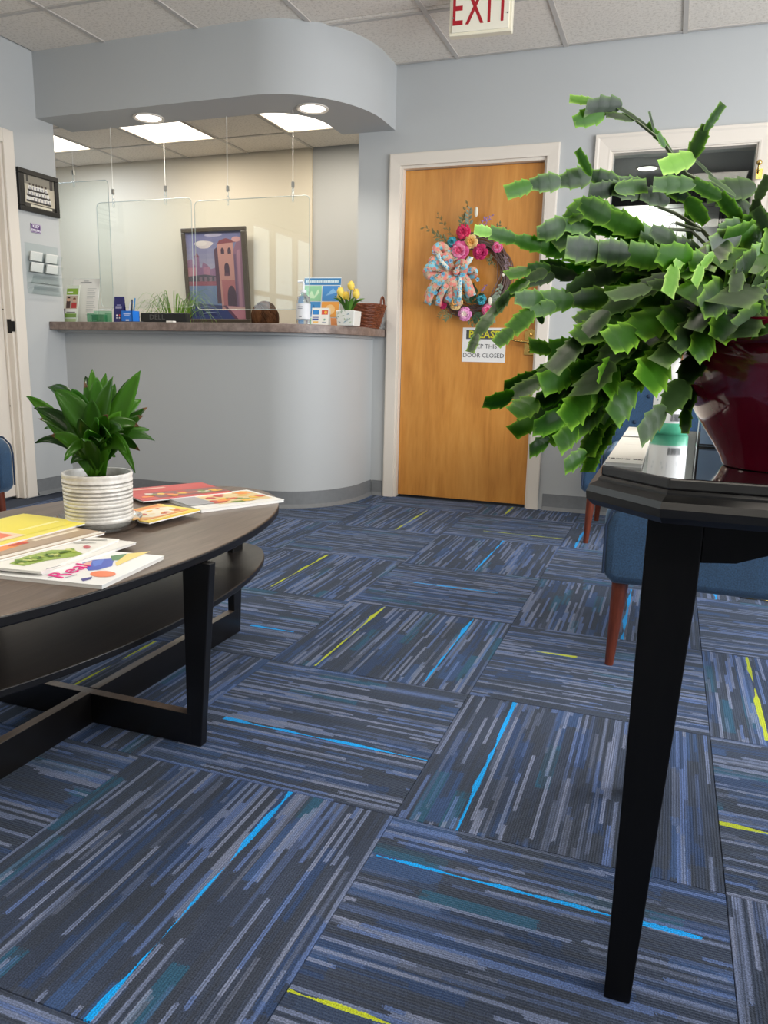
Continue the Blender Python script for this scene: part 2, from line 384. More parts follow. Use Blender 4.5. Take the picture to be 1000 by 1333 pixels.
# ceiling: slab, lay-in tiles and T-bar grid over the waiting room and over the office
ceiling = struct(MB().box((-6.2, YF, ZC+0.02), (XR, 8.6, ZC+0.12)).build('ceiling', mat('ceiling_void', (150, 145, 138), 0.9)))
bar_m = mat('ceiling_grid_bar', (196, 190, 182), 0.5)
GRID = []
ct_mesh = {}
LENS = mat('lit_troffer_lens', (255, 250, 240), 0.5, emit=((255, 244, 226), 3.0))
def ceil_cells(x0, x1, y0, y1, ox, oy, skip=()):
    n0, n1 = math.floor((x0-ox)/T), math.ceil((x1-ox)/T); m0, m1 = math.floor((y0-oy)/T), math.ceil((y1-oy)/T)
    for i in range(n0, n1):
        for j in range(m0, m1):
            if (i, j) in skip: continue
            a, b, c, d = max(ox+i*T, x0), max(oy+j*T, y0), min(ox+(i+1)*T, x1), min(oy+(j+1)*T, y1)
            if c-a < 0.03 or d-b < 0.03: continue
            key = (round(c-a, 3), round(d-b, 3))
            if key not in ct_mesh:
                hx, hy = key[0]/2-0.004, key[1]/2-0.004; mb = MB(); vs = []
                for zz, ins in ((0.016, 0), (0.004, 0), (-0.001, 0.010)):
                    vs += [(-hx+ins, -hy+ins, zz), (hx-ins, -hy+ins, zz), (hx-ins, hy-ins, zz), (-hx+ins, hy-ins, zz)]
                fs = [(11, 10, 9, 8)]+[(r*4+k, r*4+4+k, r*4+4+(k+1) % 4, r*4+(k+1) % 4) for r in (0, 1) for k in range(4)]
                ct_mesh[key] = mb.add(vs, fs).mesh('ceiling_tile', ceil_mat)
            o = bpy.data.objects.new('ceiling_tile', ct_mesh[key]); C.objects.link(o); o.location = ((a+c)/2, (b+d)/2, ZC+0.003); o.parent = ceiling
    for i in range(n0, n1+1):
        x = ox+i*T
        if x0 < x < x1: MB().box((x-0.012, y0, ZC-0.004), (x+0.012, y1, ZC+0.004)).build('grid_bar', bar_m, ceiling)
    for j in range(m0, m1+1):
        y = oy+j*T
        if y0 < y < y1: MB().box((x0, y-0.012, ZC-0.003), (x1, y+0.012, ZC+0.0035)).build('grid_bar', bar_m, ceiling)
ceil_cells(XL, XR, YF, 3.99, -3.14, 3.42, skip={(1, -4), (5, -4), (1, -8), (5, -8)})
ceil_cells(-2.2, XR, 3.99, YB, -3.14, 3.42)
ceil_cells(-5.95, -1.93, 4.17, 6.2, -4.19, 5.13, skip={(0, 0), (2, 0), (-2, 0)})
def troffer(x0, y0, label, power, col):
    t = thing('ceiling_light', label, 'ceiling light', (x0+T/2, y0+T/2, ZC), group='ceiling troffers')
    g = 0.018; mb = MB()
    mb.box((x0+.003, y0+.003, ZC-.004), (x0+T-.003, y0+g+.012, ZC+.012)).box((x0+.003, y0+T-g-.012, ZC-.004), (x0+T-.003, y0+T-.003, ZC+.012))
    mb.box((x0+.003, y0+g+.012, ZC-.004), (x0+g+.012, y0+T-g-.012, ZC+.012)).box((x0+T-g-.012, y0+g+.012, ZC-.004), (x0+T-.003, y0+T-g-.012, ZC+.012))
    mb.build('light_frame', trim_white, t)
    MB().box((x0+.028, y0+.028, ZC+.001), (x0+T-.028, y0+T-.028, ZC+.006)).build('diffuser', LENS, t)
    l = bpy.data.lights.new('troffer_lamp', 'AREA'); l.shape = 'SQUARE'; l.size = T-.08; l.energy = power; l.color = col
    o = bpy.data.objects.new('troffer_lamp', l); C.objects.link(o); o.location = (x0+T/2, y0+T/2, ZC-.008)
    return t
WARM = (1.0, 0.90, 0.76)
troffer(-4.19, 5.13, 'lit ceiling panel in the office behind the left recessed spotlight', 14, WARM)
troffer(-2.97, 5.13, 'lit ceiling panel in the office behind the right recessed spotlight', 14, WARM)
troffer(-5.41, 5.13, 'lit ceiling panel at the far left of the office, partly behind the left wall', 18, (0.70, 0.82, 1.0))
for k, (i, j) in enumerate([(1, -4), (5, -4), (1, -8), (5, -8)]):
    troffer(-3.14+i*T, 3.42+j*T, 'lit ceiling panel over the waiting room, %s' % ('near the coffee table', 'near the black console table', 'by the front window on the left', 'by the front window on the right')[k], 15, (1.0, 0.91, 0.79))

def wall_x(name, y0, y1, x0, x1, holes, m, z1=ZC+.02):
    """wall lying along X between y0..y1 with (xa, xb, za, zb) holes"""
    mb = MB(); hs = sorted(holes); cur = x0
    for xa, xb, za, zb in hs:
        if xa > cur: mb.box((cur, y0, -.006), (xa, y1, z1))
        if za > 0: mb.box((xa, y0, -.006), (xb, y1, za))
        if zb < z1: mb.box((xa, y0, zb), (xb, y1, z1))
        cur = xb
    if cur < x1: mb.box((cur, y0, -.006), (x1, y1, z1))
    return struct(mb.build(name, m))
def wall_y(name, x0, x1, y0, y1, holes, m, z1=ZC+.02):
    mb = MB(); cur = y0
    for ya, yb, za, zb in sorted(holes):
        if ya > cur: mb.box((x0, cur, -.006), (x1, ya, z1))
        if za > 0: mb.box((x0, ya, -.006), (x1, yb, za))
        if zb < z1: mb.box((x0, ya, zb), (x1, yb, z1))
        cur = yb
    if cur < y1: mb.box((x0, cur, -.006), (x1, y1, z1))
    return struct(mb.build(name, m))
DX0, DX1, DZ = -1.648, -0.760, 2.030            # door opening
WX0, WX1, WZ0, WZ1 = -0.425, 0.325, 0.98, 2.035  # window opening
wall_x('wall_back', YB, YB+.12, -1.92, XR, [(DX0, DX1, 0, DZ), (WX0, WX1, WZ0, WZ1)], wall_paint)
LD0, LD1, LDZ = 2.66, 3.585, 2.035               # doorway in the left wall
wall_y('wall_left', XL-.12, XL, YF, 3.99, [(.42, 1.88, .8, 2.1), (LD0, LD1, 0, LDZ)], wall_paint)
wall_x('wall_front', YF-.12, YF, XL-.12, XR+.12, [], wall_paint)
wall_y('wall_right', XR, XR+.12, YF, YB+.12, [(.2, 3.6, .65, 2.25)], wall_paint)
w2 = struct(MB().box((XL-.075, .42, .8), (XL-.069, 1.88, 2.1)).build('window_2', glass('window_glass', (238, 243, 243), 0, 0.3)))
mb = MB()
for y in (.42, .888, 1.366, 1.84): mb.box((XL-.1, y, .8), (XL-.05, y+.04, 2.1))
for z in (.8, 1.44, 2.06): mb.box((XL-.098, .42, z), (XL-.052, 1.88, z+.04))
mb.build('window_frame', trim_white, w2)
# office behind the counter
mb = MB().box((-6.0, 6.2, -.006), (-2.975, 6.32, ZC+.02)); struct(mb.build('wall_office_back', cream_paint))
mb = MB().box((-2.975, 6.215, -.006), (-1.8, 6.335, ZC+.02)); struct(mb.build('wall_office_back_right', wall_paint))
struct(MB().box((-6.12, 3.2, -.006), (-6.0, 6.32, ZC+.02)).build('wall_office_left', wall_paint))
struct(MB().box((-1.92, YB+.12, -.006), (-1.8, 6.215, ZC+.02)).build('wall_office_right', wall_paint))
struct(MB().box((-6.0, 3.2, -.006), (XL-.12, 3.32, ZC+.02)).build('wall_office_front', wall_paint))

# curved soffit over the reception opening
out = [(XL, 3.855)]+arc(-2.2, 4.45, .515, .595, -math.pi/2, 0, 20)+[(-1.685, YB)]
inn = [(-1.925, YB), (-2.03, YB)]+arc(-2.3, 4.45, .27, .30, 0, -math.pi/2, 14)+[(XL, 4.15)]
soffit = struct(MB().prism(out+inn, 2.23, ZC+.004).build('wall_soffit', wall_paint, smooth=40))

# reception counter: curved front panel, rubber base, laminate top
ctr = thing('reception_counter', 'curved pale blue grey reception counter with a mottled brown laminate top', 'counter', (-2.7, 4.2, 0))
pan_o = [(XL, 3.985)]+arc(-2.2, 4.50, .395, .515, -math.pi/2, 0, 20)+[(-1.805, YB)]
pan_i = [(-1.92, YB)]+arc(-2.2, 4.55, .28, .45, 0, -math.pi/2, 14)+[(XL, 4.10)]
MB().prism(pan_o+pan_i, 0.0, 1.018).build('front_panel', wall_paint, ctr, smooth=40)
def offset_poly(pl, d):
    res = []
    for i, p in enumerate(pl):
        a = Vector(pl[max(i-1, 0)]); b = Vector(pl[min(i+1, len(pl)-1)]); t = (b-a).normalized()
        res.append((p[0]+t.y*d, p[1]-t.x*d))
    return res
bb = MB(); o0 = pan_o; o1 = offset_poly(pan_o, .006); o2 = offset_poly(pan_o, .022)
for i in range(len(o0)-1):
    a, b = i, i+1
    prof = lambda k: [(o0[k][0], o0[k][1], .1), (o1[k][0], o1[k][1], .1), (o1[k][0], o1[k][1], .022), (o2[k][0], o2[k][1], .001), (o0[k][0], o0[k][1], .001)]
    A, B = prof(a), prof(b); bb.add(A+B, [(k, (k+1) % 5, 5+(k+1) % 5, 5+k) for k in range(5)])
bb.build('rubber_base', rubber, ctr, smooth=30)
top_o = [(XL+.004, 3.855)]+arc(-2.2, 4.45, .480, .595, -math.pi/2, 0, 20)+[(-1.72, YB)]
top_i = [(-1.92, YB), (-2.0, YB)]+arc(-2.3, 4.56, .30, .22, 0, -math.pi/2, 12)+[(XL+.004, 4.34)]
MB().prism(top_o+top_i, 1.018, 1.066).build('countertop', laminate_m, ctr, smooth=40, bevel=.003)
MB().prism(offset_poly(top_o, -.07)+[(top_i[0][0], top_i[0][1])]+top_i[1:], 1.004, 1.018).build('sub_top', wall_paint, ctr, smooth=40)

struct(MB().box((-3.766, 3.996, 1.018), (XL+.002, 4.34, 1.066)).build('trim_1', laminate_m, bevel=.002))

# rubber baseboards
def base_x(name, x0, x1, y): 
    mb = MB(); pr = [(y, .1), (y-.006, .1), (y-.006, .022), (y-.02, .001), (y, .001)]
    mb.prism([(p[0], p[1]) for p in pr], x0, x1, axis='x'); return struct(mb.build(name, rubber))
base_x('baseboard_back', DX1+.086, XR, YB); base_x('baseboard_back_left', -1.795, DX0-.072, YB)
def base_y(name, x, y0, y1, s=1):
    mb = MB(); pr = [(x, .1), (x+s*.006, .1), (x+s*.006, .022), (x+s*.02, .001), (x, .001)]
    mb.prism(pr, y0, y1, axis='y'); return struct(mb.build(name, rubber))
base_y('baseboard_left', XL, LD1+.088, 3.962); base_y('baseboard_left_front', XL, YF, LD0-.088)
base_y('baseboard_right', XR, YF, YB, -1)

# ------------------------------------------------------------------ orange wood door in the back wall
d1 = struct(MB().box((DX0+.022, YB+.045, .012), (DX1-.022, YB+.088, DZ-.022)).build('door_1', door_wood, bevel=.002))
d1['label'] = 'honey brown wood door with a flower wreath'
MB().box((DX0, YB+.0, 0), (DX0+.02, YB+.12, DZ)).box((DX1-.02, YB, 0), (DX1, YB+.12, DZ)).box((DX0+.02, YB, DZ-.02), (DX1-.02, YB+.12, DZ))\
    .box((DX0+.02, YB+.088, 0), (DX0+.034, YB+.12, DZ-.02)).box((DX1-.034, YB+.088, 0), (DX1-.02, YB+.12, DZ-.02)).build('door_jamb', trim_white, d1)
def casing_x(parent, x0, x1, z0, z1, wd, y, bottom=False, name='casing', stepped=True):
    """mitred casing around an opening on a wall facing -Y"""
    mb = MB()
    def strip(P, Q, nP, nQ):   # P,Q inner corners, nP,nQ outer corners (x,z)
        prof = [(0, .010), (.12, .013), (.2, .013), (.75, .018), (.85, .022), (1, .022)] if stepped else [(0, .016), (.9, .020), (1, .018)]
        vs = []
        for A, B in ((P, nP), (Q, nQ)):
            for f, d in prof: vs.append((A[0]+(B[0]-A[0])*f, y-d, A[1]+(B[1]-A[1])*f))
            vs += [(B[0], y, B[1]), (A[0], y, A[1])]
        k = len(prof)+2
        mb.add(vs, [(i, (i+1) % k, k+(i+1) % k, k+i) for i in range(k)]+[tuple(range(k-1, -1, -1)), tuple(range(k, 2*k))])
    zb = z0 if not bottom else z0
    strip((x0, zb), (x0, z1), (x0-wd, zb-(wd if bottom else 0)), (x0-wd, z1+wd))
    strip((x0, z1), (x1, z1), (x0-wd, z1+wd), (x1+wd, z1+wd))
    strip((x1, z1), (x1, zb), (x1+wd, z1+wd), (x1+wd, zb-(wd if bottom else 0)))
    if bottom: strip((x1, zb), (x0, zb), (x1+wd, zb-wd), (x0-wd, zb-wd))
    return mb.build(name, trim_white, parent)
casing_x(d1, DX0+.006, DX1-.006, 0, DZ-.004, .068, YB, stepped=False)
brass = mat('polished_brass', (226, 190, 110), 0.2, 1.0)
hp = MB().prism([(-.845+.012*0, .925), (-.768, .925), (-.768, 1.065), (-.807, 1.082), (-.845, 1.065)], YB+.037, YB+.045, axis='y').build('escutcheon', brass, d1, bevel=.003)
hp['label'] = 'ornate brass handle plate'
mbh = MB().tube([(-.807, YB+.038, 1.0), (-.807, YB-.012, 1.0)], .009, 10).tube([(-.807, YB-.014, 1.0), (-.84, YB-.018, 1.003), (-.885, YB-.016, 1.008), (-.925, YB-.012, 1.018)], [.010, .009, .007, .006], 10)
hd = mbh.sphere((-.807, YB-.012, 1.0), .017).build('handle', brass, d1, smooth=60); hd['label'] = 'brass lever handle'
MB().sphere((-.807, YB+.036, 1.045), (.012, .008, .012)).sphere((-.807, YB+.036, .952), (.014, .012, .014)).sphere((-.807, YB+.036, .972), (.008, .01, .008)).build('escutcheon_boss', brass, d1, smooth=60)
MB().box((DX1-.026, YB+.042, .30), (DX1-.018, YB+.05, .40)).build('hinge_leaf', brass, d1)

# ------------------------------------------------------------------ doorway in the left wall
d2 = struct(MB().box((XL-.098, LD0+.02, .012), (XL-.055, LD1-.022, LDZ-.02)).build('door_2', trim_white, bevel=.002))
d2['label'] = 'white painted door in the left wall'
MB().box((XL-.12, LD1-.02, 0), (XL, LD1, LDZ)).box((XL-.12, LD0, 0), (XL, LD0+.02, LDZ)).box((XL-.12, LD0+.02, LDZ-.02), (XL, LD1-.02, LDZ))\
    .box((XL-.052, LD1-.032, 0), (XL-.04, LD1-.02, LDZ-.02)).build('door_jamb', trim_white, d2)
mbc = MB(); wd = .072
for (a, b, z0, z1) in ((LD1-.004, LD1+wd, 0, LDZ+wd), (LD0-wd, LD0+.004, 0, LDZ+wd), (LD0+.004, LD1-.004, LDZ-.004, LDZ+wd)):
    mbc.box((XL, a, z0), (XL+.018, b, z1))
mbc.build('casing', trim_white, d2, bevel=.004)
for za, zb in ((.25, .85), (1.05, 1.45), (1.6, 1.92)):
    MB().box((XL-.0555, LD0+.13, za), (XL-.052, LD1-.14, zb)).build('raised_panel', trim_white, d2, bevel=.003)
blk = mat('black_metal', (30, 29, 28), 0.4, 0.6)
MB().box((XL-.034, LD1-.0225, .985), (XL-.004, LD1-.0195, 1.065)).box((XL-.004, LD1-.022, .995), (XL+.006, LD1-.004, 1.055)).build('strike_plate', blk, d2, bevel=.001)
for z_ in (.56, 1.12): MB().sphere((XL-.046, LD1-.0325, z_), .004).build('jamb_screw', blk, d2)

# ------------------------------------------------------------------ interior window in the back wall and the room behind it
w1 = struct(MB().box((WX0, YB+.055, WZ0), (WX1, YB+.061, WZ1)).build('window_1', glass('window_glass', (238, 243, 243), 0, 0.3)))
MB().box((WX0, YB, WZ0), (WX0+.016, YB+.12, WZ1)).box((WX1-.016, YB, WZ0), (WX1, YB+.12, WZ1)).box((WX0+.016, YB, WZ1-.016), (WX1-.016, YB+.12, WZ1)).box((WX0+.016, YB, WZ0), (WX1-.016, YB+.12, WZ0+.02)).build('window_frame', trim_white, w1)
casing_x(w1, WX0+.008, WX1-.008, WZ0+.008, WZ1-.008, .088, YB, bottom=True)
hall = mat('hallway_grey_paint', (150, 154, 158), 0.6)
struct(MB().box((-1.7, 8.4, -.006), (XR, 8.52, ZC+.02)).build('wall_hallway_back', mat('hallway_charcoal_paint', (62, 62, 64), .7)))
struct(MB().box((-1.8, 6.34, -.006), (-1.68, 8.4, ZC+.02)).build('wall_hallway_left', hall))
struct(MB().box((XR, YB+.12, -.006), (XR+.12, 8.52, ZC+.02)).build('wall_hallway_right', hall))
struct(MB().box((-1.8, YB+.12, ZC-.01), (XR, 8.4, ZC)).build('ceiling_hallway', mat('hallway_ceiling_grey', (186, 188, 190), .7)))
def downlight(name, x, y, z, r, label, power, group=None):
    t = thing(name, label, 'ceiling light', (x, y, z), group=group)
    MB().lathe([(r, .001), (r*1.02, -.006), (r*.93, -.009), (r*.80, -.004), (r*.78, .0)], (x, y, z), 32).build('trim_ring', trim_white, t, smooth=40)
    MB().lathe([(0.001, -.003), (r*.5, -.0045), (r*.79, -.002)], (x, y, z), 32, cap0=True).build('diffuser', mat('lit_spot_lens', (255, 255, 255), .4, emit=((255, 250, 240), 9.0)), t, smooth=60)
    l = bpy.data.lights.new('spot_lamp', 'SPOT'); l.energy = power; l.spot_size = R(130); l.spot_blend = .6; l.shadow_soft_size = r*.7; l.color = (1, .95, .86)
    o = bpy.data.objects.new('spot_lamp', l); C.objects.link(o); o.location = (x, y, z-.02)
    return t
downlight('recessed_light', -2.985, 4.03, 2.23, .088, 'round recessed light in the soffit, over the left of the reception counter', 22, 'recessed soffit lights')
downlight('recessed_light', -1.985, 4.14, 2.23, .088, 'round recessed light in the soffit, where the curve begins on the right', 22, 'recessed soffit lights')
downlight('recessed_light', -.362, 7.55, ZC-.011, .10, 'round recessed light seen through the window beside the wood door', 80)
# ------------------------------------------------------------------ exit sign
white_pl = mat('cream_white_plastic', (238, 230, 205), 0.35)
ex = thing('exit_sign', 'cream exit sign with red letters hanging from the ceiling', 'sign', (-.985, 3.87, 2.388), rz=0)
ex.rotation_euler = (0, 0, R(3)); bpy.context.view_layer.update()
MB().box((-.148, -.02, 0), (.148, .025, .194)).build('sign_body', white_pl, ex, bevel=.004, local=True)
MB().box((-.135, -.026, .012), (.135, -.019, .182)).build('sign_face', mat('sign_face_white', (240, 234, 214), .4), ex, bevel=.002, local=True)
text('sign_lettering', 'EXIT', .205, mat('exit_red', (172, 22, 36), .4), ex, ex.matrix_world @ frame_m((0, -.0265, .105), (1, 0, 0), (0, 0, 1)), xs=.58, off=.0012, sp=1.18)
for x_ in (-.128, .128): MB().sphere((x_, -.026, .075), .004).build('screw', mat('steel', (150, 150, 150), .3, 1), ex, local=True)
MB().box((-.06, -.01, .194), (.06, .018, .2)).build('ceiling_bracket', white_pl, ex, local=True)

# ------------------------------------------------------------------ door sign and wreath
sg = thing('door_sign', 'white paper sign reading please keep this door closed, taped under the wreath', 'sign', (-1.094, YB+.044, .98))
Ms = frame_m((-1.094, YB+.0425, .98), (1, 0, 0), (0, 0, 1))
MB().box((-1.229, YB+.0425, .878), (-.959, YB+.0448, 1.084)).build('sheet', mat('paper_white', (232, 230, 226), .6), sg)
patches('sign_print', sg, Ms, [((-.112, .035, .112, .09), (70, 72, 74))])
text('lettering', 'PLEASE', .062, pcol((214, 206, 40)), sg, Ms @ Matrix.Translation((0, .062, .0006)), off=.001)
for k, s_ in enumerate(('KEEP THIS', 'DOOR CLOSED')): text('lettering', s_, .037, pcol((60, 60, 64)), sg, Ms @ Matrix.Translation((0, -.008-.055*k, .0004)))

def rnd(a, b): return random.uniform(a, b)
WC = Vector((-1.18, YB+.035, 1.385)); WR = .205
wr = thing('flower_wreath', 'grapevine wreath with silk flowers and a floral ribbon bow, on the honey wood door', 'wreath', (WC.x, WC.y, WC.z))
vine = mat('grey_brown_vine', (112, 92, 86), .8); vine2 = mat('dry_mauve_twig', (150, 128, 136), .8)
mb = MB()
for k in range(26):
    ph = rnd(0, 6.28); pts = []; rr = WR+rnd(-.035, .035); a2 = rnd(.008, .022)
    for i in range(40):
        a = 2*math.pi*i/40
        pts.append((WC.x+(rr+a2*math.sin(3*a+ph))*math.cos(a), WC.y+rnd(-.002, .002)-.008+.02*math.sin(2*a+ph*2)*.6, WC.z+(rr+a2*math.sin(3*a+ph))*math.sin(a)))
    mb.tube(pts, rnd(.0022, .0042), 4, closed=True)
mb.build('vine_ring', vine, wr, smooth=60)
def WP(u, v, out=0.0): p = py(u, v, YB-.02-out); return p
petal_mesh = {}
def flower(u, v, r, cols, nlay=3, np_=6, out=.02):
    c = WP(u, v, out); mb = MB()
    for L in range(nlay):
        rad = r*(1-.3*L); up = (.15+.42*L)
        for k in range(np_):
            a = 2*math.pi*(k+.5*L)/np_+rnd(-.15, .15); d = Vector((math.cos(a), 0, math.sin(a))); q = Vector((-math.sin(a), 0, math.cos(a))); n = Vector((0, -1, 0))
            vs = []
            for (t, w_, h) in ((.05, .12, 0), (.45, .42, .12+up*.5), (.85, .48, .2+up*.75), (1.05, .25, .16+up*.8)):
                for s_ in (-1, 0, 1): vs.append(c+d*(rad*t)+q*(rad*w_*s_)+n*(r*(h*.7+(.10 if s_ else 0))+.004*L))
            fs = [(3*i+j, 3*i+j+1, 3*i+j+4, 3*i+j+3) for i in range(3) for j in range(2)]
            mb.add(vs, fs, L % len(cols))
    mb.sphere(c+Vector((0, -r*.55, 0)), (r*.28, r*.25, r*.28), 8, 5, len(cols)-1)
    ms = [mat('petal_%02x%02x%02x' % c_, c_, .6) for c_ in cols]
    o = mb.build('flower', ms, wr, smooth=50, fix=False)
    sd = o.modifiers.new('thick', 'SOLIDIFY'); sd.thickness = .0008
    return o
PK = ((226, 92, 148), (238, 140, 180), (216, 80, 120)); HP = ((214, 34, 84), (226, 60, 106), (190, 24, 80)); MG = ((196, 30, 96), (170, 20, 84), (214, 60, 120))
CR = ((240, 206, 140), (232, 184, 104), (226, 160, 80)); TQ = ((44, 150, 168), (80, 180, 196), (30, 110, 120)); LP = ((226, 140, 196), (236, 170, 212), (240, 220, 210))
for u, v, r, c_, lb in [(604, 302, .042, HP, 'hot pink'), (614, 315, .040, CR, 'cream'), (599, 327, .056, PK, 'pale pink'), (626, 328, .044, MG, 'magenta'), (589, 315, .028, TQ, 'turquoise'),
        (594, 394, .042, CR, 'cream'), (606, 409, .040, LP, 'lilac pink'), (627, 390, .030, TQ, 'turquoise'), (636, 404, .036, PK, 'rose pink'), (577, 397, .024, MG, 'magenta'), (648, 322, .03, PK, 'pale pink')]:
    o = flower(u, v, r, c_); o['label'] = lb+' silk flower'
# ribbon with printed roses
t = NT('floral_ribbon_cloth'); tc = t.n('TexCoord')
v1 = t.n('TexVoronoi', None, Vector=tc.outputs['Object'], Scale=48.0); v2 = t.n('TexVoronoi', None, Vector=tc.outputs['Object'], Scale=110.0)
rose = t.ramp(v1.outputs['Distance'], [(0, (1, 1, 1)), (.52, (1, 1, 1)), (.6, (0, 0, 0))])
hue = t.n('SeparateXYZ', None, Vector=v1.outputs['Color']).outputs[0]
rc = t.ramp(hue, [(0, lin((228, 138, 126))), (.55, lin((236, 158, 142))), (.62, lin((128, 196, 214))), (.9, lin((150, 206, 220)))], 'CONSTANT')
bg = t.ramp(v2.outputs['Distance'], [(.15, lin((92, 84, 62))), (.4, lin((206, 178, 150)))])
t.base(t.mix(rose, bg, rc)); t.b.inputs['Roughness'].default_value = .8; ribbon_m = t.m
t = NT('sky_ribbon_cloth'); tc = t.n('TexCoord'); v1 = t.n('TexVoronoi', None, Vector=tc.outputs['Object'], Scale=75.0)
t.base(t.ramp(v1.outputs['Distance'], [(.2, lin((60, 150, 196))), (.35, lin((150, 208, 226))), (.6, lin((232, 226, 206)))])); t.b.inputs['Roughness'].default_value = .8; sky_m = t.m
def ribbon(pts, wd, m, name='ribbon_loop', out=.03):
    P = [WP(u, v, out+o_) for u, v, o_ in pts]; Q = []
    for i in range(len(P)-2):
        a = (P[i]+P[i+1])/2 if i else P[0]; c = (P[i+1]+P[i+2])/2 if i < len(P)-3 else P[-1]
        Q += bez(a, P[i+1], c, 6)[(1 if i else 0):]
    vs = []
    for i, p_ in enumerate(Q):
        d = (Q[min(i+1, len(Q)-1)]-Q[max(i-1, 0)]).normalized(); s_ = d.cross(Vector((0, -1, 0))); s_ = s_.normalized() if s_.length > .05 else Vector((1, 0, 0))
        vs += [p_-s_*wd/2, p_+Vector((0, -.002, 0)), p_+s_*wd/2]
    o = MB().add(vs, [(3*i+j, 3*i+j+1, 3*i+j+4, 3*i+j+3) for i in range(len(Q)-1) for j in (0, 1)]).build(name, m, wr, smooth=60, fix=False)
    o.modifiers.new('thick', 'SOLIDIFY').thickness = .0008
for pts, wd, m in [([(590, 352, 0), (570, 332, .05), (566, 322, .05), (578, 318, .02), (592, 340, .01)], .036, ribbon_m), ([(592, 352, 0), (566, 345, .05), (555, 350, .05), (558, 362, .03), (590, 356, .01)], .040, ribbon_m),
                   ([(594, 352, 0), (600, 340, .06), (606, 348, .06), (600, 360, .03)], .04, ribbon_m), ([(594, 354, 0), (612, 350, .05), (622, 356, .04), (606, 362, .01)], .034, ribbon_m),
                   ([(588, 356, .02), (578, 360, .045), (564, 370, .03), (557, 388, .02)], .042, ribbon_m), ([(590, 358, .02), (588, 366, .05), (586, 378, .03), (584, 394, .02)], .048, ribbon_m),
                   ([(596, 358, .03), (604, 362, .05), (609, 372, .03), (614, 386, .025)], .046, ribbon_m), ([(594, 352, .04), (612, 342, .06), (613, 334, .05)], .022, sky_m), ([(598, 358, .04), (600, 372, .05), (598, 390, .04)], .016, sky_m),
                   ([(590, 350, 0), (574, 344, .05), (560, 336, .04), (566, 348, .03), (588, 352, .01)], .036, ribbon_m), ([(586, 360, .02), (572, 366, .045), (560, 380, .03), (556, 396, .02)], .036, ribbon_m), ([(592, 360, .02), (596, 370, .05), (594, 384, .03), (596, 398, .02)], .036, ribbon_m),
                   ([(584, 350, .05), (572, 340, .06), (570, 330, .05)], .016, sky_m), ([(590, 352, 0), (582, 340, .05), (576, 330, .04), (588, 338, .02)], .034, ribbon_m), ([(590, 358, .02), (580, 372, .05), (572, 386, .03), (570, 398, .02)], .03, ribbon_m)]:
    ribbon(pts, wd*(1.35 if m is ribbon_m else 1.5), m, 'ribbon_loop' if m is ribbon_m else 'narrow_ribbon')
for u, v in ((566, 328), (570, 336), (557, 350), (581, 343), (587, 340), (577, 357), (594, 356), (602, 358), (572, 369), (567, 381), (577, 379), (598, 378), (571, 392), (598, 390), (622, 364), (611, 340), (563, 362), (588, 372), (606, 352), (583, 388), (560, 344), (612, 352)):
    c = WP(u, v, rnd(.062, .085)); a0 = rnd(0, 6); r_ = rnd(.010, .0145); mbf = MB()
    for k in range(5):
        a = a0+k*1.2566; mbf.add([c, c+Vector((r_*math.cos(a-.5), -.002, r_*math.sin(a-.5))), c+Vector((r_*1.15*math.cos(a), -.003, r_*1.15*math.sin(a))), c+Vector((r_*math.cos(a+.5), -.002, r_*math.sin(a+.5)))], [(0, 1, 2, 3)])
    mbf.sphere(c+Vector((0, -.003, 0)), (.0035, .002, .0035), 6, 4, 1)
    o = mbf.build('ribbon_flower', [mat('cutout_sky_blue', (104, 184, 214), .7), mat('cutout_centre', (50, 110, 170), .7)], wr, fix=False); o.modifiers.new('s', 'SOLIDIFY').thickness = .001
MB().sphere(WP(594, 354, .075), (.02, .014, .018)).build('ribbon_knot', ribbon_m, wr, smooth=60)
def sprig(base, tip, m, n=7, leaf=.012, name='sprig', spread=.5):
    b, t_ = WP(*base, .012), WP(*tip, .02); mid = (b+t_)/2+Vector((rnd(-.015, .015), -.02, rnd(-.01, .01))); P = bez(b, mid, t_, 9); mb = MB().tube(P, .0016, 4)
    for k in range(n):
        p_ = P[min(9, 2+int(k*8/n))]; d = (P[-1]-P[0]).normalized(); s_ = d.cross(Vector((0, -1, 0)))*(1 if k % 2 else -1)
        dd = (d*.8+s_*spread*1.4+Vector((0, rnd(-.5, .1), 0))).normalized(); q = dd.cross(Vector((0, -1, .2))).normalized(); l = leaf*rnd(.9, 1.7)
        mb.add([p_, p_+dd*l*.5+q*l*.24, p_+dd*l, p_+dd*l*.5-q*l*.24, p_+dd*l*.5+Vector((0, -.002, 0))], [(0, 1, 4), (1, 2, 4), (2, 3, 4), (3, 0, 4)])
    return mb.build(name, m, wr, fix=False)
GR = mat('dusty_green_leaf', (104, 112, 78), .7); GB = mat('olive_twig', (120, 104, 60), .7); LV = mat('lavender_bloom', (150, 120, 180), .8); GG = mat('grey_eucalyptus', (132, 146, 128), .7); DG = mat('dark_green_leaf', (34, 66, 36), .5); IV = mat('ivory_bud', (226, 220, 200), .6)
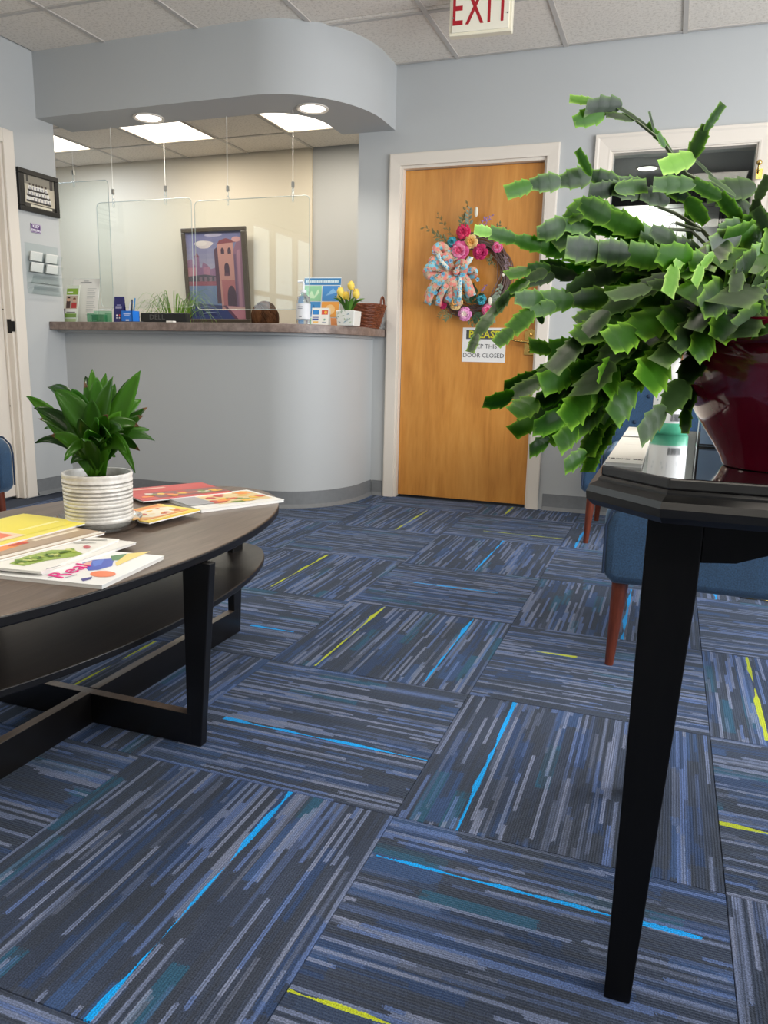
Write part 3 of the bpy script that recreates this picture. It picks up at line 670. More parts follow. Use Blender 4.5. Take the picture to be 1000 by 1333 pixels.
for b, t_, m, n, l in [((594, 312), (570, 280), GB, 8, .02), ((586, 312), (553, 296), GB, 9, .02), ((600, 305), (609, 266), GB, 9, .018), ((612, 300), (612, 272), GG, 9, .026), ((590, 318), (566, 306), GR, 8, .026), ((606, 306), (603, 284), GR, 8, .026),
                       ((625, 306), (640, 281), LV, 8, .014), ((620, 304), (632, 284), LV, 8, .014), ((634, 310), (651, 292), GR, 9, .018), ((640, 312), (660, 300), GB, 8, .018), ((630, 334), (644, 345), GR, 8, .016), ((640, 330), (640, 342), GR, 8, .014),
                       ((654, 365), (648, 388), GG, 9, .022), ((650, 380), (640, 396), GG, 9, .024), ((618, 398), (612, 380), DG, 6, .045), ((612, 400), (622, 384), DG, 6, .05), ((618, 404), (624, 416), DG, 7, .035), ((586, 402), (572, 412), GB, 8, .022), ((592, 408), (580, 416), GR, 8, .022),
                       ((600, 412), (618, 422), GR, 8, .022), ((630, 408), (642, 414), GG, 8, .024), ((626, 382), (632, 372), LV, 8, .012), ((572, 390), (560, 396), GG, 7, .02), ((658, 340), (663, 356), vine2, 9, .012), ((655, 330), (664, 345), vine2, 9, .014), ((576, 330), (566, 318), vine2, 7, .014)]:
    sprig(b, t_, m, n, l)
MB().sphere(WP(620, 276, .02), (.012, .008, .03)).sphere(WP(655, 358, .03), .009).sphere(WP(638, 392, .03), (.012, .01, .024)).build('ivory_bud', IV, wr, smooth=60)

# ------------------------------------------------------------------ left wall: team photo, small sign, acrylic holders
def LWp(u, v, d=0.0): return pxx(u, v, XL+d)
ph = thing('framed_photo', 'black framed group photograph of a team in white shirts, on the left wall', 'picture', (XL, 3.84, 1.69))
fy0, fy1, fz0, fz1 = 3.672, 3.985, 1.69, 1.924
mb = MB(); fw = .028
for a, b, c_, d in ((fy0, fy1, fz0, fz0+fw), (fy0, fy1, fz1-fw, fz1), (fy0, fy0+fw+.014, fz0+fw, fz1-fw), (fy1-fw, fy1, fz0+fw, fz1-fw)): mb.box((XL+.001, a, c_), (XL+.02, b, d))
mb.build('frame', mat('black_frame', (26, 24, 22), .3), ph, bevel=.003)
MB().box((XL+.001, fy0+.01, fz0+.01), (XL+.008, fy1-.01, fz1-.01)).build('mount', mat('photo_mount', (206, 200, 186), .5), ph)
Mp = frame_m((XL+.0085, fy0+.042, fz0+fw), (0, 1, 0), (0, 0, 1)); pw, phh = fy1-fy0-.07, fz1-fz0-2*fw
it = [((0, 0, pw, phh), (196, 186, 164)), ((0, phh*.72, pw, phh), (140, 134, 120)), ((pw*.1, phh*.8, pw*.16, phh), (60, 56, 50)), ((pw*.85, phh*.7, pw*.95, phh), (70, 64, 58)), ((0, 0, pw, phh*.13), (58, 54, 48)), ((pw*.2, phh*.03, pw*.9, phh*.1), (206, 200, 180))]
for r_ in range(3):
    for k in range(8-r_):
        x = pw*(.12+.1*k+.04*r_)+rnd(-.002, .002); z = phh*(.2+.17*r_)
        it += [((x-.011, z, x+.011, z+.026), (232, 228, 220)), ((x-.012, z-.006, x+.012, z+.005), (48, 44, 42)), (disc(x, z+.033, .0075, 8), (72, 58, 50)), ((x-.004, z+.004, x+.004, z+.02), (150, 146, 150))]
patches('photo_print', ph, Mp, it)
ss = thing('wall_sign', 'small purple keep smiling sign under the team photograph', 'sign', (XL, 3.795, 1.60))
MB().box((XL+.0005, 3.757, 1.578), (XL+.004, 3.835, 1.63)).build('plaque', mat('sign_purple', (86, 52, 112), .4), ss, bevel=.001)
Mw = frame_m((XL+.0042, 3.796, 1.604), (0, 1, 0), (0, 0, 1))
patches('border', ss, Mw, [((-.037, .0225, .037, .0245), (220, 210, 226)), ((-.037, -.0245, .037, -.0225), (220, 210, 226)), ((-.037, -.0245, -.035, .0245), (220, 210, 226)), ((.035, -.0245, .037, .0245), (220, 210, 226))])
text('lettering', 'KEEP', .024, pcol((238, 234, 240)), ss, Mw @ Matrix.Translation((0, .010, .0003)), off=.0004); text('lettering', 'SMILING', .019, pcol((238, 234, 240)), ss, Mw @ Matrix.Translation((0, -.012, .0003)), off=.0004)
ch = thing('card_rack', 'clear acrylic wall rack of business cards under the purple sign', 'holder', (XL, 3.82, 1.25))
clear = glass('clear_acrylic', (250, 252, 252), .02, .7)
MB().box((XL+.001, 3.70, 1.225), (XL+.004, 3.965, 1.515)).build('back_plate', clear, ch)
for k in range(4):
    z = 1.44-.063*k
    MB().hexa([(XL+.004, 3.71, z-.03), (XL+.024, 3.71, z-.03), (XL+.024, 3.955, z-.03), (XL+.004, 3.955, z-.03)], [(XL+.004, 3.71, z-.027), (XL+.026, 3.71, z-.027), (XL+.026, 3.955, z-.027), (XL+.004, 3.955, z-.027)]).hexa([(XL+.024, 3.71, z-.03), (XL+.027, 3.71, z-.03), (XL+.027, 3.955, z-.03), (XL+.024, 3.955, z-.03)], [(XL+.045, 3.71, z+.018), (XL+.048, 3.71, z+.018), (XL+.048, 3.955, z+.018), (XL+.045, 3.955, z+.018)]).build('pocket', clear, ch)
    if k < 2:
        for s_ in (3.722, 3.842):
            MB().hexa([(XL+.010, s_, z-.026), (XL+.018, s_, z-.026), (XL+.018, s_+.09, z-.026), (XL+.010, s_+.09, z-.026)], [(XL+.022, s_, z+.026), (XL+.030, s_, z+.026), (XL+.030, s_+.09, z+.026), (XL+.022, s_+.09, z+.026)]).build('card_stack', mat('card_white', (236, 234, 228), .6), ch)

# ------------------------------------------------------------------ things on the counter
CZ = 1.066
fl = thing('brochure_stand', 'clear stand with white letter and green leaflet, at the left end of the counter', 'stand', (-3.59, 4.07, CZ))
def leaning(x0, x1, y0, y1, z0, z1, th):   # slab leaning back from y0 (bottom) to y1 (top)
    return MB().hexa([(x0, y0, z0), (x1, y0, z0), (x1, y0+th, z0), (x0, y0+th, z0)], [(x0, y1, z1), (x1, y1, z1), (x1, y1+th, z1), (x0, y1+th, z1)])
leaning(-3.700, -3.478, 4.09, 4.145, CZ, CZ+.285, .002).build('back_panel', clear, fl)
leaning(-3.695, -3.483, 4.0865, 4.1405, CZ+.003, CZ+.28, .002).build('letter_sheet', mat('letter_white', (238, 236, 230), .6), fl)
MB().box((-3.700, 4.005, CZ), (-3.56, 4.09, CZ+.003)).box((-3.700, 4.005, CZ), (-3.56, 4.008, CZ+.05)).build('tray', clear, fl)
Ml = frame_m((-3.695, 4.0862, CZ+.003), (1, 0, 0), (0, .1914, .9815))
ln = [((.06, .255, .15, .262), (150, 150, 150)), ((.085, .266, .125, .271), (170, 170, 170))]+[((.12, .05+.012*k, .12+rnd(.05, .08), .053+.012*k), (190, 190, 188)) for k in range(15)]
patches('letter_print', fl, Ml, ln)
leaning(-3.683, -3.585, 4.025, 4.07, CZ+.004, CZ+.235, .004).build('leaflet', mat('leaflet_green', (226, 232, 214), .5), fl)
Mf = frame_m((-3.683, 4.0247, CZ+.004), (1, 0, 0), (0, .191, .9816))
patches('leaflet_print', fl, Mf, [((0, 0, .09, .215), (238, 238, 232)), ((0, .175, .09, .215), (140, 178, 60)), ((.005, .185, .05, .195), (230, 240, 214)), ((.0, .085, .09, .17), (196, 176, 158)), ((.004, .09, .035, .135), (84, 62, 60)), (disc(.02, .145, .012), (214, 168, 142)), (disc(.02, .152, .012, a0=0, a1=3.14), (60, 44, 40)),
    ((.045, .09, .085, .125), (190, 60, 60)), (disc(.066, .138, .012), (220, 176, 150)), (disc(.066, .145, .012, a0=0, a1=3.14), (120, 80, 50)), ((0, .03, .09, .055), (128, 168, 66)), ((.01, .06, .08, .066), (120, 120, 110)), ((.0, .0, .09, .022), (190, 206, 150))])
MB().box((-3.725, 4.01, CZ), (-3.708, 4.11, CZ+.09)).build('book_spine', mat('dark_plum', (70, 40, 70), .5), fl)
gb = thing('card_box', 'small clear holder of green cards beside the brochure stand', 'holder', (-3.385, 4.0, CZ))
MB().box((-3.455, 3.97, CZ), (-3.315, 4.034, CZ+.003)).box((-3.455, 3.97, CZ+.003), (-3.315, 3.972, CZ+.05)).box((-3.455, 4.032, CZ+.003), (-3.315, 4.034, CZ+.075)).box((-3.455, 3.972, CZ+.003), (-3.453, 4.032, CZ+.06)).box((-3.317, 3.972, CZ+.003), (-3.315, 4.032, CZ+.06)).build('tray', glass('pale_green_acrylic', (214, 240, 226), .02, 1.6), gb)
MB().box((-3.435, 3.99, CZ+.004), (-3.345, 4.025, CZ+.05)).build('card_stack', mat('card_green', (20, 142, 104), .5), gb, bevel=.001)
patches('card_print', gb, frame_m((-3.435, 3.9897, CZ+.004), (1, 0, 0), (0, 0, 1)), [(disc(.05, .025, .016), (40, 166, 120)), ((.01, .006, .04, .01), (150, 214, 190))])
nv = thing('folded_card', 'tall navy blue folded card standing next to the blue pen cup', 'card', (-3.25, 4.0, CZ))
leaning(-3.262, -3.192, 3.98, 4.0, CZ, CZ+.158, .002).build('front_leaf', mat('card_navy', (34, 34, 104), .45), nv)
leaning(-3.262, -3.192, 4.022, 4.002, CZ, CZ+.158, .002).build('back_leaf', mat('card_navy', (34, 34, 104), .45), nv)
patches('card_print', nv, frame_m((-3.262, 3.9796, CZ), (1, 0, 0), (0, .1256, .992)), [((.012, .095, .058, .1), (200, 200, 230)), ((.02, .106, .05, .11), (170, 170, 220)), ((.012, .088, .058, .092), (200, 200, 230)), (disc(.024, .045, .006), (240, 240, 240)), (disc(.044, .045, .006), (230, 90, 80)), (disc(.024, .03, .005), (220, 220, 240)), (disc(.044, .03, .005), (240, 240, 240))])
pc = thing('pen_cup', 'bright blue square cup of pens in front of the grassy planter', 'cup', (-3.16, 4.0, CZ))
x0, x1, y0, y1 = -3.188, -3.105, 3.96, 4.03
MB().box((x0, y0, CZ), (x1, y1, CZ+.003)).box((x0, y0, CZ), (x1, y0+.003, CZ+.072)).box((x0, y1-.003, CZ), (x1, y1, CZ+.072)).box((x0, y0, CZ), (x0+.003, y1, CZ+.072)).box((x1-.003, y0, CZ), (x1, y1, CZ+.072)).build('cup', mat('cup_blue', (20, 116, 216), .4), pc)
patches('cup_print', pc, frame_m((x0, y0-.0003, CZ), (1, 0, 0), (0, 0, 1)), [((.02, .05, .07, .054), (220, 232, 250)), ((.025, .043, .065, .046), (200, 220, 250)), ((.035, .012, .06, .02), (235, 240, 250))])
for k, (dx, c_) in enumerate(((.02, (225, 225, 228)), (.035, (60, 100, 150)), (.05, (30, 40, 60)), (.06, (40, 130, 190)))):
    pen = MB().tube([(x0+dx, 3.995, CZ+.004), (x0+dx+rnd(-.012, .02), 4.01, CZ+.125+.008*k)], .004, 8).build('pen', mat('pen_%d' % k, c_, .3), None)
    tag(pen, ('white', 'slate blue', 'black', 'sky blue')[k]+' pen standing in the bright blue cup', 'pen', 'pens in the blue cup')

# raised transaction shelf is the counter itself; a lower desk behind it carries the monitor
dk = thing('office_desk', 'low laminate desk behind the reception counter', 'desk', (-2.75, 4.85, 0))
MB().box((-3.60, 4.36, .70), (-2.25, 4.86, .735)).build('desk_top', laminate_m, dk, bevel=.003)
for x in (-3.58, -2.30): MB().box((x-.018, 4.38, 0), (x+.018, 4.84, .70)).build('desk_panel', laminate_m, dk)
mo = thing('computer_monitor', 'back of a black computer monitor behind the blue pen cup', 'monitor', (-3.4, 4.42, .735))
mblk = mat('black_plastic', (34, 35, 36), .45)
MB().box((-3.385, 4.40, .80), (-3.015, 4.44, 1.15)).build('screen_housing', mblk, mo, bevel=.008)
MB().box((-3.37, 4.439, .82), (-3.03, 4.443, 1.135)).build('screen', mat('screen_dark', (20, 24, 34), .1), mo)
MB().box((-3.23, 4.38, .76), (-3.17, 4.40, 1.02)).build('stand_neck', mblk, mo, bevel=.004)
MB().lathe([(.001, 0), (.085, 0), (.085, .006), (.02, .02), (.001, .02)], (-3.2, 4.45, .735), 28).build('stand_base', mblk, mo, smooth=40)
text('lettering', 'DELL', .045, mat('grey_print', (96, 96, 96), .4), mo, frame_m((-3.25, 4.3995, 1.122), (1, 0, 0), (0, 0, 1)), xs=1.25)
# grassy spider plant in a planter on the desk, arching over the counter
gp = thing('grassy_plant', 'grassy spider plant with thin arching blades, behind the black computer monitor', 'plant', (-3.33, 4.72, .735))
MB().lathe([(.001, 0), (.08, 0), (.105, .30), (.11, .31), (.10, .31), (.09, .28), (.001, .28)], (-3.33, 4.72, .735), 28).build('planter', mat('planter_dark', (58, 58, 56), .5), gp, smooth=40)
MB().lathe([(.09, 0), (.06, .012), (.001, .015)], (-3.33, 4.72, .735+.28), 20).build('potting_soil', mat('soil', (52, 38, 28), .95, bump=.8, bscale=120), gp, smooth=40)
GM = leafmat('grass_blade_green', (58, 92, 32), (128, 158, 74), trans=.3); 
for k in range(64):
    a = rnd(0, 6.28); sp = rnd(.10, .34); hgt = rnd(.2, .36); b = Vector((-3.33+.07*math.cos(a), 4.72+.05*math.sin(a), 1.03))
    reach = Vector((math.cos(a)*sp*1.25, max(-.30, math.sin(a)*sp*.6), 0)); droop = rnd(-.16, .02)
    P = bez(b, b+reach*.45+Vector((0, 0, hgt*1.35)), b+reach+Vector((0, 0, max(.03, hgt*.55+droop))), 8); vs = []
    for i, p_ in enumerate(P):
        s_ = reach.cross(Vector((0, 0, 1))).normalized()*(.0036*(1-(i/8)**3)+.0004); vs += [p_-s_, p_+Vector((0, 0, -.0012)), p_+s_]
    o = MB().add(vs, [(3*i+j, 3*i+j+1, 3*i+j+4, 3*i+j+3) for i in range(8) for j in (0, 1)]).build('blade', GM, gp, fix=False, smooth=80)
# blades that fall over the counter's edge by the painting
for du in range(5):
    b = Vector((-3.27, 4.72, 1.03)); e = py(242+3*du, 417, 4.30); P = bez(b, Vector((-3.10+.02*du, 4.52, 1.36)), e+Vector((0, 0, .012)), 8); vs = []
    for i, p_ in enumerate(P): s_ = Vector((.004, -.003, 0))*(1.1-(i/8)**2); vs += [p_-s_, p_+Vector((0, 0, -.001)), p_+s_]
    MB().add(vs, [(3*i+j, 3*i+j+1, 3*i+j+4, 3*i+j+3) for i in range(8) for j in (0, 1)]).build('blade', GM, gp, fix=False, smooth=80)

# ------------------------------------------------------------------ painting on the office wall (top hangs forward)
pt = thing('framed_painting', 'dark framed painting of a pink tower by blue water, on the cream office wall', 'picture', (-3.885, 6.19, 1.165), rot=(R(5.5), 0, 0))
PW, PH, F_ = .655, .815, .036
mb = MB()
for a in ((-PW/2, 0, PW/2, F_), (-PW/2, PH-F_, PW/2, PH), (-PW/2, F_, -PW/2+F_, PH-F_), (PW/2-F_-.012, F_, PW/2, PH-F_)): mb.box((a[0], -.03, a[1]), (a[2], 0, a[3]))
mb.build('frame', mat('dark_bronze_frame', (74, 64, 52), .35), pt, bevel=.006, local=True)
MB().box((-PW/2+.01, -.012, .01), (PW/2-.01, -.002, PH-.01)).build('canvas', mat('canvas_ground', (150, 150, 190), .7), pt, local=True)
W_, H_ = PW-2*F_-.012, PH-2*F_
Mt = pt.matrix_world @ frame_m((-PW/2+F_, -.0125, F_), (1, 0, 0), (0, 0, 1))
def q(*pts): return [(x*W_, y*H_) for x, y in pts]
sky = [(q((0, 1-.06*k), (1, 1-.06*k), (1, .94-.06*k), (0, .94-.06*k))[::-1], (108+9*k, 110+8*k, 172+3*k)) for k in range(8)]
it = sky+[(q(*[(.32+.16*math.cos(a)*(1+.2*math.sin(3*a)), .86+.045*math.sin(a)) for a in [i*.4 for i in range(16)]]), (222, 206, 206)), (q(*[(.28+.1*math.cos(a), .875+.03*math.sin(a)) for a in [i*.5 for i in range(13)]]), (236, 222, 214)), (q(*[(.5+.16*math.cos(a), .965+.02*math.sin(a)) for a in [i*.5 for i in range(13)]]), (176, 168, 206)),
    (q((0, .48), (.52, .48), (.52, .6), (.42, .58), (.36, .63), (.28, .66), (.26, .6), (.22, .6), (.22, .72), (.18, .755), (.14, .72), (.14, .62), (.08, .7), (0, .68)), (156, 104, 148)),
    (q((0, .5), (.16, .5), (.16, .6), (0, .6)), (198, 122, 142)), (q((.28, .5), (.4, .5), (.4, .61), (.28, .6)), (186, 116, 150)), (q((.13, .72), (.23, .72), (.18, .77)), (150, 70, 100)),
    (q((0, .44), (.52, .44), (.52, .5), (.3, .52), (0, .5)), (88, 84, 100))]+[(q((.2+.09*k, .44), (.25+.09*k, .44), (.25+.09*k, .49), (.2+.09*k, .49)), (142, 110, 130)) for k in range(4)]+[
    (q((0, .39), (.53, .39), (.53, .44), (0, .44)), (172, 82, 104)), (q((0, 0), (.8, 0), (.53, .39), (0, .39)), (110, 140, 188)), (q((0, 0), (.8, 0), (.6, .16), (0, .19)), (52, 68, 140)), (q((0, .02), (.3, .05), (.5, .03), (.4, .09), (.1, .1)), (38, 50, 118)), (q((.1, .12), (.3, .14), (.5, .12), (.3, .16)), (92, 116, 180)), (q((.2, .06), (.5, .075), (.3, .085)), (140, 160, 206)),
    (q((.5, .18), (.62, .18), (.58, .84), (.5, .8)), (96, 56, 82)), (q((.58, .1), (.84, .12), (.84, .9), (.7, .91), (.56, .86)), (214, 138, 126)), (q((.62, .15), (.84, .15), (.84, .45), (.6, .45)), (196, 98, 104)), (q((.56, .86), (.6, .9), (.72, .925), (.92, .88), (.84, .875)), (150, 52, 66)),
    (q((.84, .1), (1, .08), (1, .96), (.9, .88), (.84, .78)), (156, 96, 130)), (q((.9, .1), (.95, .1), (.95, .8), (.9, .78)), (184, 118, 146)), (q((.84, .12), (.88, .12), (.88, .75), (.84, .74)), (120, 78, 118)), (q(*[(.9+.08*math.cos(a), .91+.03*math.sin(a)) for a in [i*.5 for i in range(13)]]), (222, 150, 150))]
for (x, y, ww, hh) in ((.65, .785, .03, .035), (.77, .785, .03, .035), (.71, .59, .045, .06), (.77, .25, .08, .14)):
    it.append(([(x*W_+ww*W_*math.cos(a), y*H_+hh*H_*(.0+max(0, math.sin(a)))) for a in [i*math.pi/8 for i in range(9)]]+[(x*W_-ww*W_, (y-hh)*H_), (x*W_+ww*W_, (y-hh)*H_)], (78, 44, 72)))
it += [(q((.66, .5), (.76, .5), (.76, .53), (.66, .53)), (110, 60, 84)), (q((.6, .16), (1, .14), (1, 0), (.8, 0)), (206, 122, 140)), (q((.6, .16), (.66, .16), (.86, 0), (.8, 0)), (120, 66, 96)), (q((.7, .12), (1, .11), (1, .135), (.68, .14)), (230, 168, 160)), (q((.35, .155), (.5, .135), (.66, .15), (.5, .15)), (60, 48, 80))]
it = [(p_, tuple(int((.72*c_+.28*(.35*cc[0]+.4*cc[1]+.25*cc[2]))*.9) for c_ in cc)) for p_, cc in it]
patches('painted_scene', pt, Mt, it, rough=.7)

# ------------------------------------------------------------------ plexiglass screens hung from the soffit
pane_m = glass('plexiglass', (251, 253, 252), 0.0, 1.0); edge_m = mat('plexiglass_edge', (224, 232, 228), .15, trans=.4)
steel = mat('wire_steel', (190, 190, 186), .3, 1.0)
def screen(x0, x1, z0, z1, y, wires, label):
    t = thing('hanging_screen', label, 'screen', ((x0+x1)/2, y, z0), group='clear screens hung over the counter')
    r = .03; o_ = arc(x1-r, z0+r, r, r, -math.pi/2, 0, 6)+arc(x1-r, z1-r, r, r, 0, math.pi/2, 6)+arc(x0+r, z1-r, r, r, math.pi/2, math.pi, 6)+arc(x0+r, z0+r, r, r, math.pi, 1.5*math.pi, 6)
    MB().add([(a, y, b) for a, b in o_], [tuple(range(len(o_)))]).build('pane', pane_m, t, fix=False).modifiers.new('s', 'SOLIDIFY').thickness = .004
    MB().tube([(a, y+.002, b) for a, b in o_], .0022, 6, closed=True).build('edge', edge_m, t, smooth=60)
    for xw in wires:
        MB().tube([(xw, y+.002, 2.23), (xw, y+.002, z1+.07)], .0013, 6).build('wire', mat('white_cord', (236, 232, 222), .5), t)
        MB().box((xw-.007, y-.004, z1+.045), (xw+.007, y+.008, z1+.075)).build('cord_lock', steel, t)
        mb = MB()
        for k in range(3): mb.tube([(xw+.006*math.cos(a)*(1 if k % 2 else .4), y+.002+.006*math.cos(a)*(.4 if k % 2 else 1), z1+.03-.024*k+.014*math.sin(a)) for a in [i*math.pi/5 for i in range(10)]], .0018, 5, closed=True)
        mb.build('clear_chain', edge_m, t, smooth=60)
screen(-4.28, -3.60, 1.17, 2.0, 4.40, [-3.88], 'leftmost clear hanging screen, mostly hidden by the left wall')
screen(-3.47, -2.775, 1.17, 1.80, 4.125, [-3.34, -2.955], 'clear hanging screen on two cords, left of the pink tower painting')
screen(-2.76, -2.0, 1.155, 1.78, 4.135, [-2.53, -2.105], 'clear hanging screen on two cords, from the painting to the right end')

# ------------------------------------------------------------------ right half of the counter
pb = thing('pump_bottle', 'clear pump bottle of hand gel left of the coloured poster stand', 'bottle', (-2.0, 4.03, CZ))
bx, by = -1.985, 4.03
gel = mat('clear_gel', (226, 236, 240), .08, trans=.85, ior=1.33)
MB().lathe([(.001, .001), (.036, .001), (.039, .006), (.039, .125), (.034, .15), (.016, .165), (.016, .175), (.001, .175)], (bx, by, CZ), 28).build('bottle_body', gel, pb, smooth=40)
MB().lathe([(.0395, .03), (.0395, .115)], (bx, by, CZ), 28).build('label_band', mat('label_clear_white', (226, 228, 230), .5), pb, smooth=40)
patches('label_print', pb, frame_m((bx, by-.0399, CZ), (1, 0, 0), (0, 0, 1)), [((-.016, .095, .016, .098), (90, 96, 110)), ((-.016, .085, .012, .088), (110, 116, 130)), ((-.01, .04, .008, .045), (90, 96, 110))])
MB().lathe([(.017, .175), (.017, .188), (.006, .19), (.006, .225), (.001, .225)], (bx, by, CZ), 16).tube([(bx, by, CZ+.225), (bx-.004, by-.004, CZ+.236), (bx-.03, by-.01, CZ+.232)], .007, 8).build('pump', mat('pump_white', (232, 234, 236), .35), pb, smooth=50)
po = thing('poster_stand', 'small poster stand with blue, green and orange squares behind the tulips', 'stand', (-1.99, 4.26, CZ))
po.rotation_euler = (0, 0, R(6)); bpy.context.view_layer.update()
hx = .115
MB().hexa([(-hx, 0, 0), (hx, 0, 0), (hx, .003, 0), (-hx, .003, 0)], [(-hx, .05, .285), (hx, .05, .285), (hx, .053, .285), (-hx, .053, .285)]).build('poster_board', mat('poster_white', (226, 232, 232), .4), po, local=True)
MB().hexa([(-hx, .003, 0), (hx, .003, 0), (hx, .1, 0), (-hx, .1, 0)], [(-hx, .003, .003), (hx, .003, .003), (hx, .1, .003), (-hx, .1, .003)]).build('foot', clear, po, local=True)
Mo = po.matrix_world @ frame_m((-hx, -.0003, 0), (1, 0, 0), (0, .1728, .985)); A_ = 2*hx
itp = [((0, .245, A_, .285), (54, 120, 170))]+[((.012+.0085*k, .258, .018+.0085*k, .272), (214, 232, 236)) for k in range(24)]+[((.004, .15, A_/2-.003, .24), (146, 204, 160)), ((A_/2+.003, .15, A_-.004, .24), (70, 140, 206)), ((.004, .055, A_/2-.003, .145), (66, 140, 200)), ((A_/2+.003, .055, A_-.004, .145), (240, 164, 70)), ((.004, 0, A_/2-.003, .05), (120, 196, 160)), ((A_/2+.003, 0, A_-.004, .05), (230, 150, 90)),
    ([(.02, .17), (.05, .21), (.07, .18), (.09, .22), (.1, .2), (.07, .165)], (200, 232, 196)), ([(A_*.6, .18), (A_*.8, .225), (A_*.9, .2), (A_*.75, .19)], (130, 184, 230)), ([(.05, .07), (.09, .07), (.07, .13)], (40, 96, 160)), (disc(A_*.75, .1, .03), (250, 206, 140)), ([(A_*.72, .07), (A_*.78, .07), (A_*.76, .11)], (240, 230, 210))]
patches('poster_print', po, Mo, itp, lift=.0006)
pay = thing('payment_card', 'small white card with payment logos in front of the poster stand', 'card', (-1.87, 4.0, CZ))
pay.location = (-1.895, 4.05, CZ); pay.rotation_euler = (0, 0, R(4)); bpy.context.view_layer.update()
MB().hexa([(-.052, 0, 0), (.052, 0, 0), (.052, .002, 0), (-.052, .002, 0)], [(-.052, .02, .095), (.052, .02, .095), (.052, .022, .095), (-.052, .022, .095)]).hexa([(-.052, .045, 0), (.052, .045, 0), (.052, .047, 0), (-.052, .047, 0)], [(-.052, .02, .095), (.052, .02, .095), (.052, .022, .095), (-.052, .022, .095)]).build('card', mat('card_ivory', (236, 232, 222), .5), pay, local=True)
patches('card_print', pay, pay.matrix_world @ frame_m((-.052, -.0003, 0), (1, 0, 0), (0, .206, .9785)), [((.006, .058, .044, .084), (44, 132, 200)), ((.06, .058, .098, .084), (214, 96, 60)), (disc(.074, .071, .009), (220, 60, 60)), (disc(.084, .071, .009), (240, 180, 60)), ((.006, .04, .044, .045), (70, 90, 150)), ((.006, .026, .044, .036), (60, 80, 150)), ((.012, .012, .044, .02), (236, 186, 90)), (disc(.08, .03, .006), (120, 170, 140)), ((.066, .012, .09, .017), (150, 160, 170))])
tp = thing('tulip_pot', 'white square pot of yellow tulips beside the wicker basket', 'plant', (-1.79, 4.22, CZ))
tx, ty = -1.775, 4.19
cer = mat('white_floral_ceramic', (232, 232, 224), .35)
MB().hexa([(tx-.052, ty-.05, CZ), (tx+.052, ty-.05, CZ), (tx+.052, ty+.05, CZ), (tx-.052, ty+.05, CZ)], [(tx-.058, ty-.056, CZ+.085), (tx+.058, ty-.056, CZ+.085), (tx+.058, ty+.056, CZ+.085), (tx-.058, ty+.056, CZ+.085)]).build('pot', cer, tp, bevel=.005)
itt = []
for k in range(14):
    x, y = rnd(.008, .1), rnd(.01, .075); a = rnd(0, 3.1); l = .012; itt.append(([(x, y), (x+l*math.cos(a)+.003*math.sin(a), y+l*math.sin(a)-.003*math.cos(a)), (x+1.7*l*math.cos(a), y+1.7*l*math.sin(a)), (x+l*math.cos(a)-.003*math.sin(a), y+l*math.sin(a)+.003*math.cos(a))], ((150, 176, 150), (128, 160, 170), (176, 196, 160))[k % 3]))
patches('pot_print', tp, frame_m((tx-.055, ty-.0535, CZ), (1, 0, 0), (0, -.07, .9975)), itt, lift=.001)
MB().box((tx-.048, ty-.046, CZ+.07), (tx+.048, ty+.046, CZ+.078)).build('potting_soil', MATS['soil'], tp)
YT = mat('tulip_yellow', (244, 214, 92), .5); TG = leafmat('tulip_leaf_green', (62, 104, 40), (104, 150, 62), trans=.25)
for dx, dz, dy in ((-.045, .165, -.02), (.012, .20, 0), (.052, .15, -.015), (-.03, .145, .03), (.03, .16, .03), (-.058, .14, 0.01)):
    b = Vector((tx+dx*.3, ty+dy*.3, CZ+.075)); h_ = Vector((tx+dx, ty+dy, CZ+dz)); st = MB().tube(bez(b, (b+h_)/2+Vector((0, 0, .02)), h_, 6), .003, 6).build('stem', TG, tp, smooth=60)
    mb = MB().lathe([(.003, 0), (.016, .008), (.021, .022), (.019, .036), (.010, .046), (.006, .044), (.012, .034), (.001, .012)], h_, 12)
    for k in range(6):
        a = k*math.pi/3; mb.add([h_+Vector((.020*math.cos(a+s_*.5)*(1-.45*abs(z-.024)/.03), .020*math.sin(a+s_*.5)*(1-.45*abs(z-.024)/.03), z)) for z in (.006, .026, .044) for s_ in (-1, 0, 1)]+[h_+Vector((.012*math.cos(a), .012*math.sin(a), .054))], [(0,1,4,3),(1,2,5,4),(3,4,7,6),(4,5,8,7),(6,7,9),(7,8,9)])
    mb.build('tulip_bloom', YT, tp, smooth=60, fix=False)
for k in range(11):
    a = k*.571+.2; b = Vector((tx+.02*math.cos(a), ty+.02*math.sin(a), CZ+.075)); e = b+Vector((.075*math.cos(a), .04*math.sin(a), rnd(.05, .10))); P = bez(b, b+Vector((.02*math.cos(a), .02*math.sin(a), .08)), e, 7); vs = []
    for i, p_ in enumerate(P): s_ = Vector((-math.sin(a), math.cos(a), 0))*.010*math.sin(math.pi*(.12+.88*i/7)*.98) if abs(math.sin(a)) > .5 else Vector((-.3*math.sin(a), .5*math.cos(a), .8*abs(math.cos(a)))).normalized()*.010*math.sin(math.pi*(.12+.86*i/7)); vs += [p_-s_, p_+Vector((0, .002, -.001)), p_+s_]
    MB().add(vs, [(3*i+j, 3*i+j+1, 3*i+j+4, 3*i+j+3) for i in range(7) for j in (0, 1)]).build('leaf', TG, tp, smooth=70, fix=False).modifiers.new('s', 'SOLIDIFY').thickness = .001
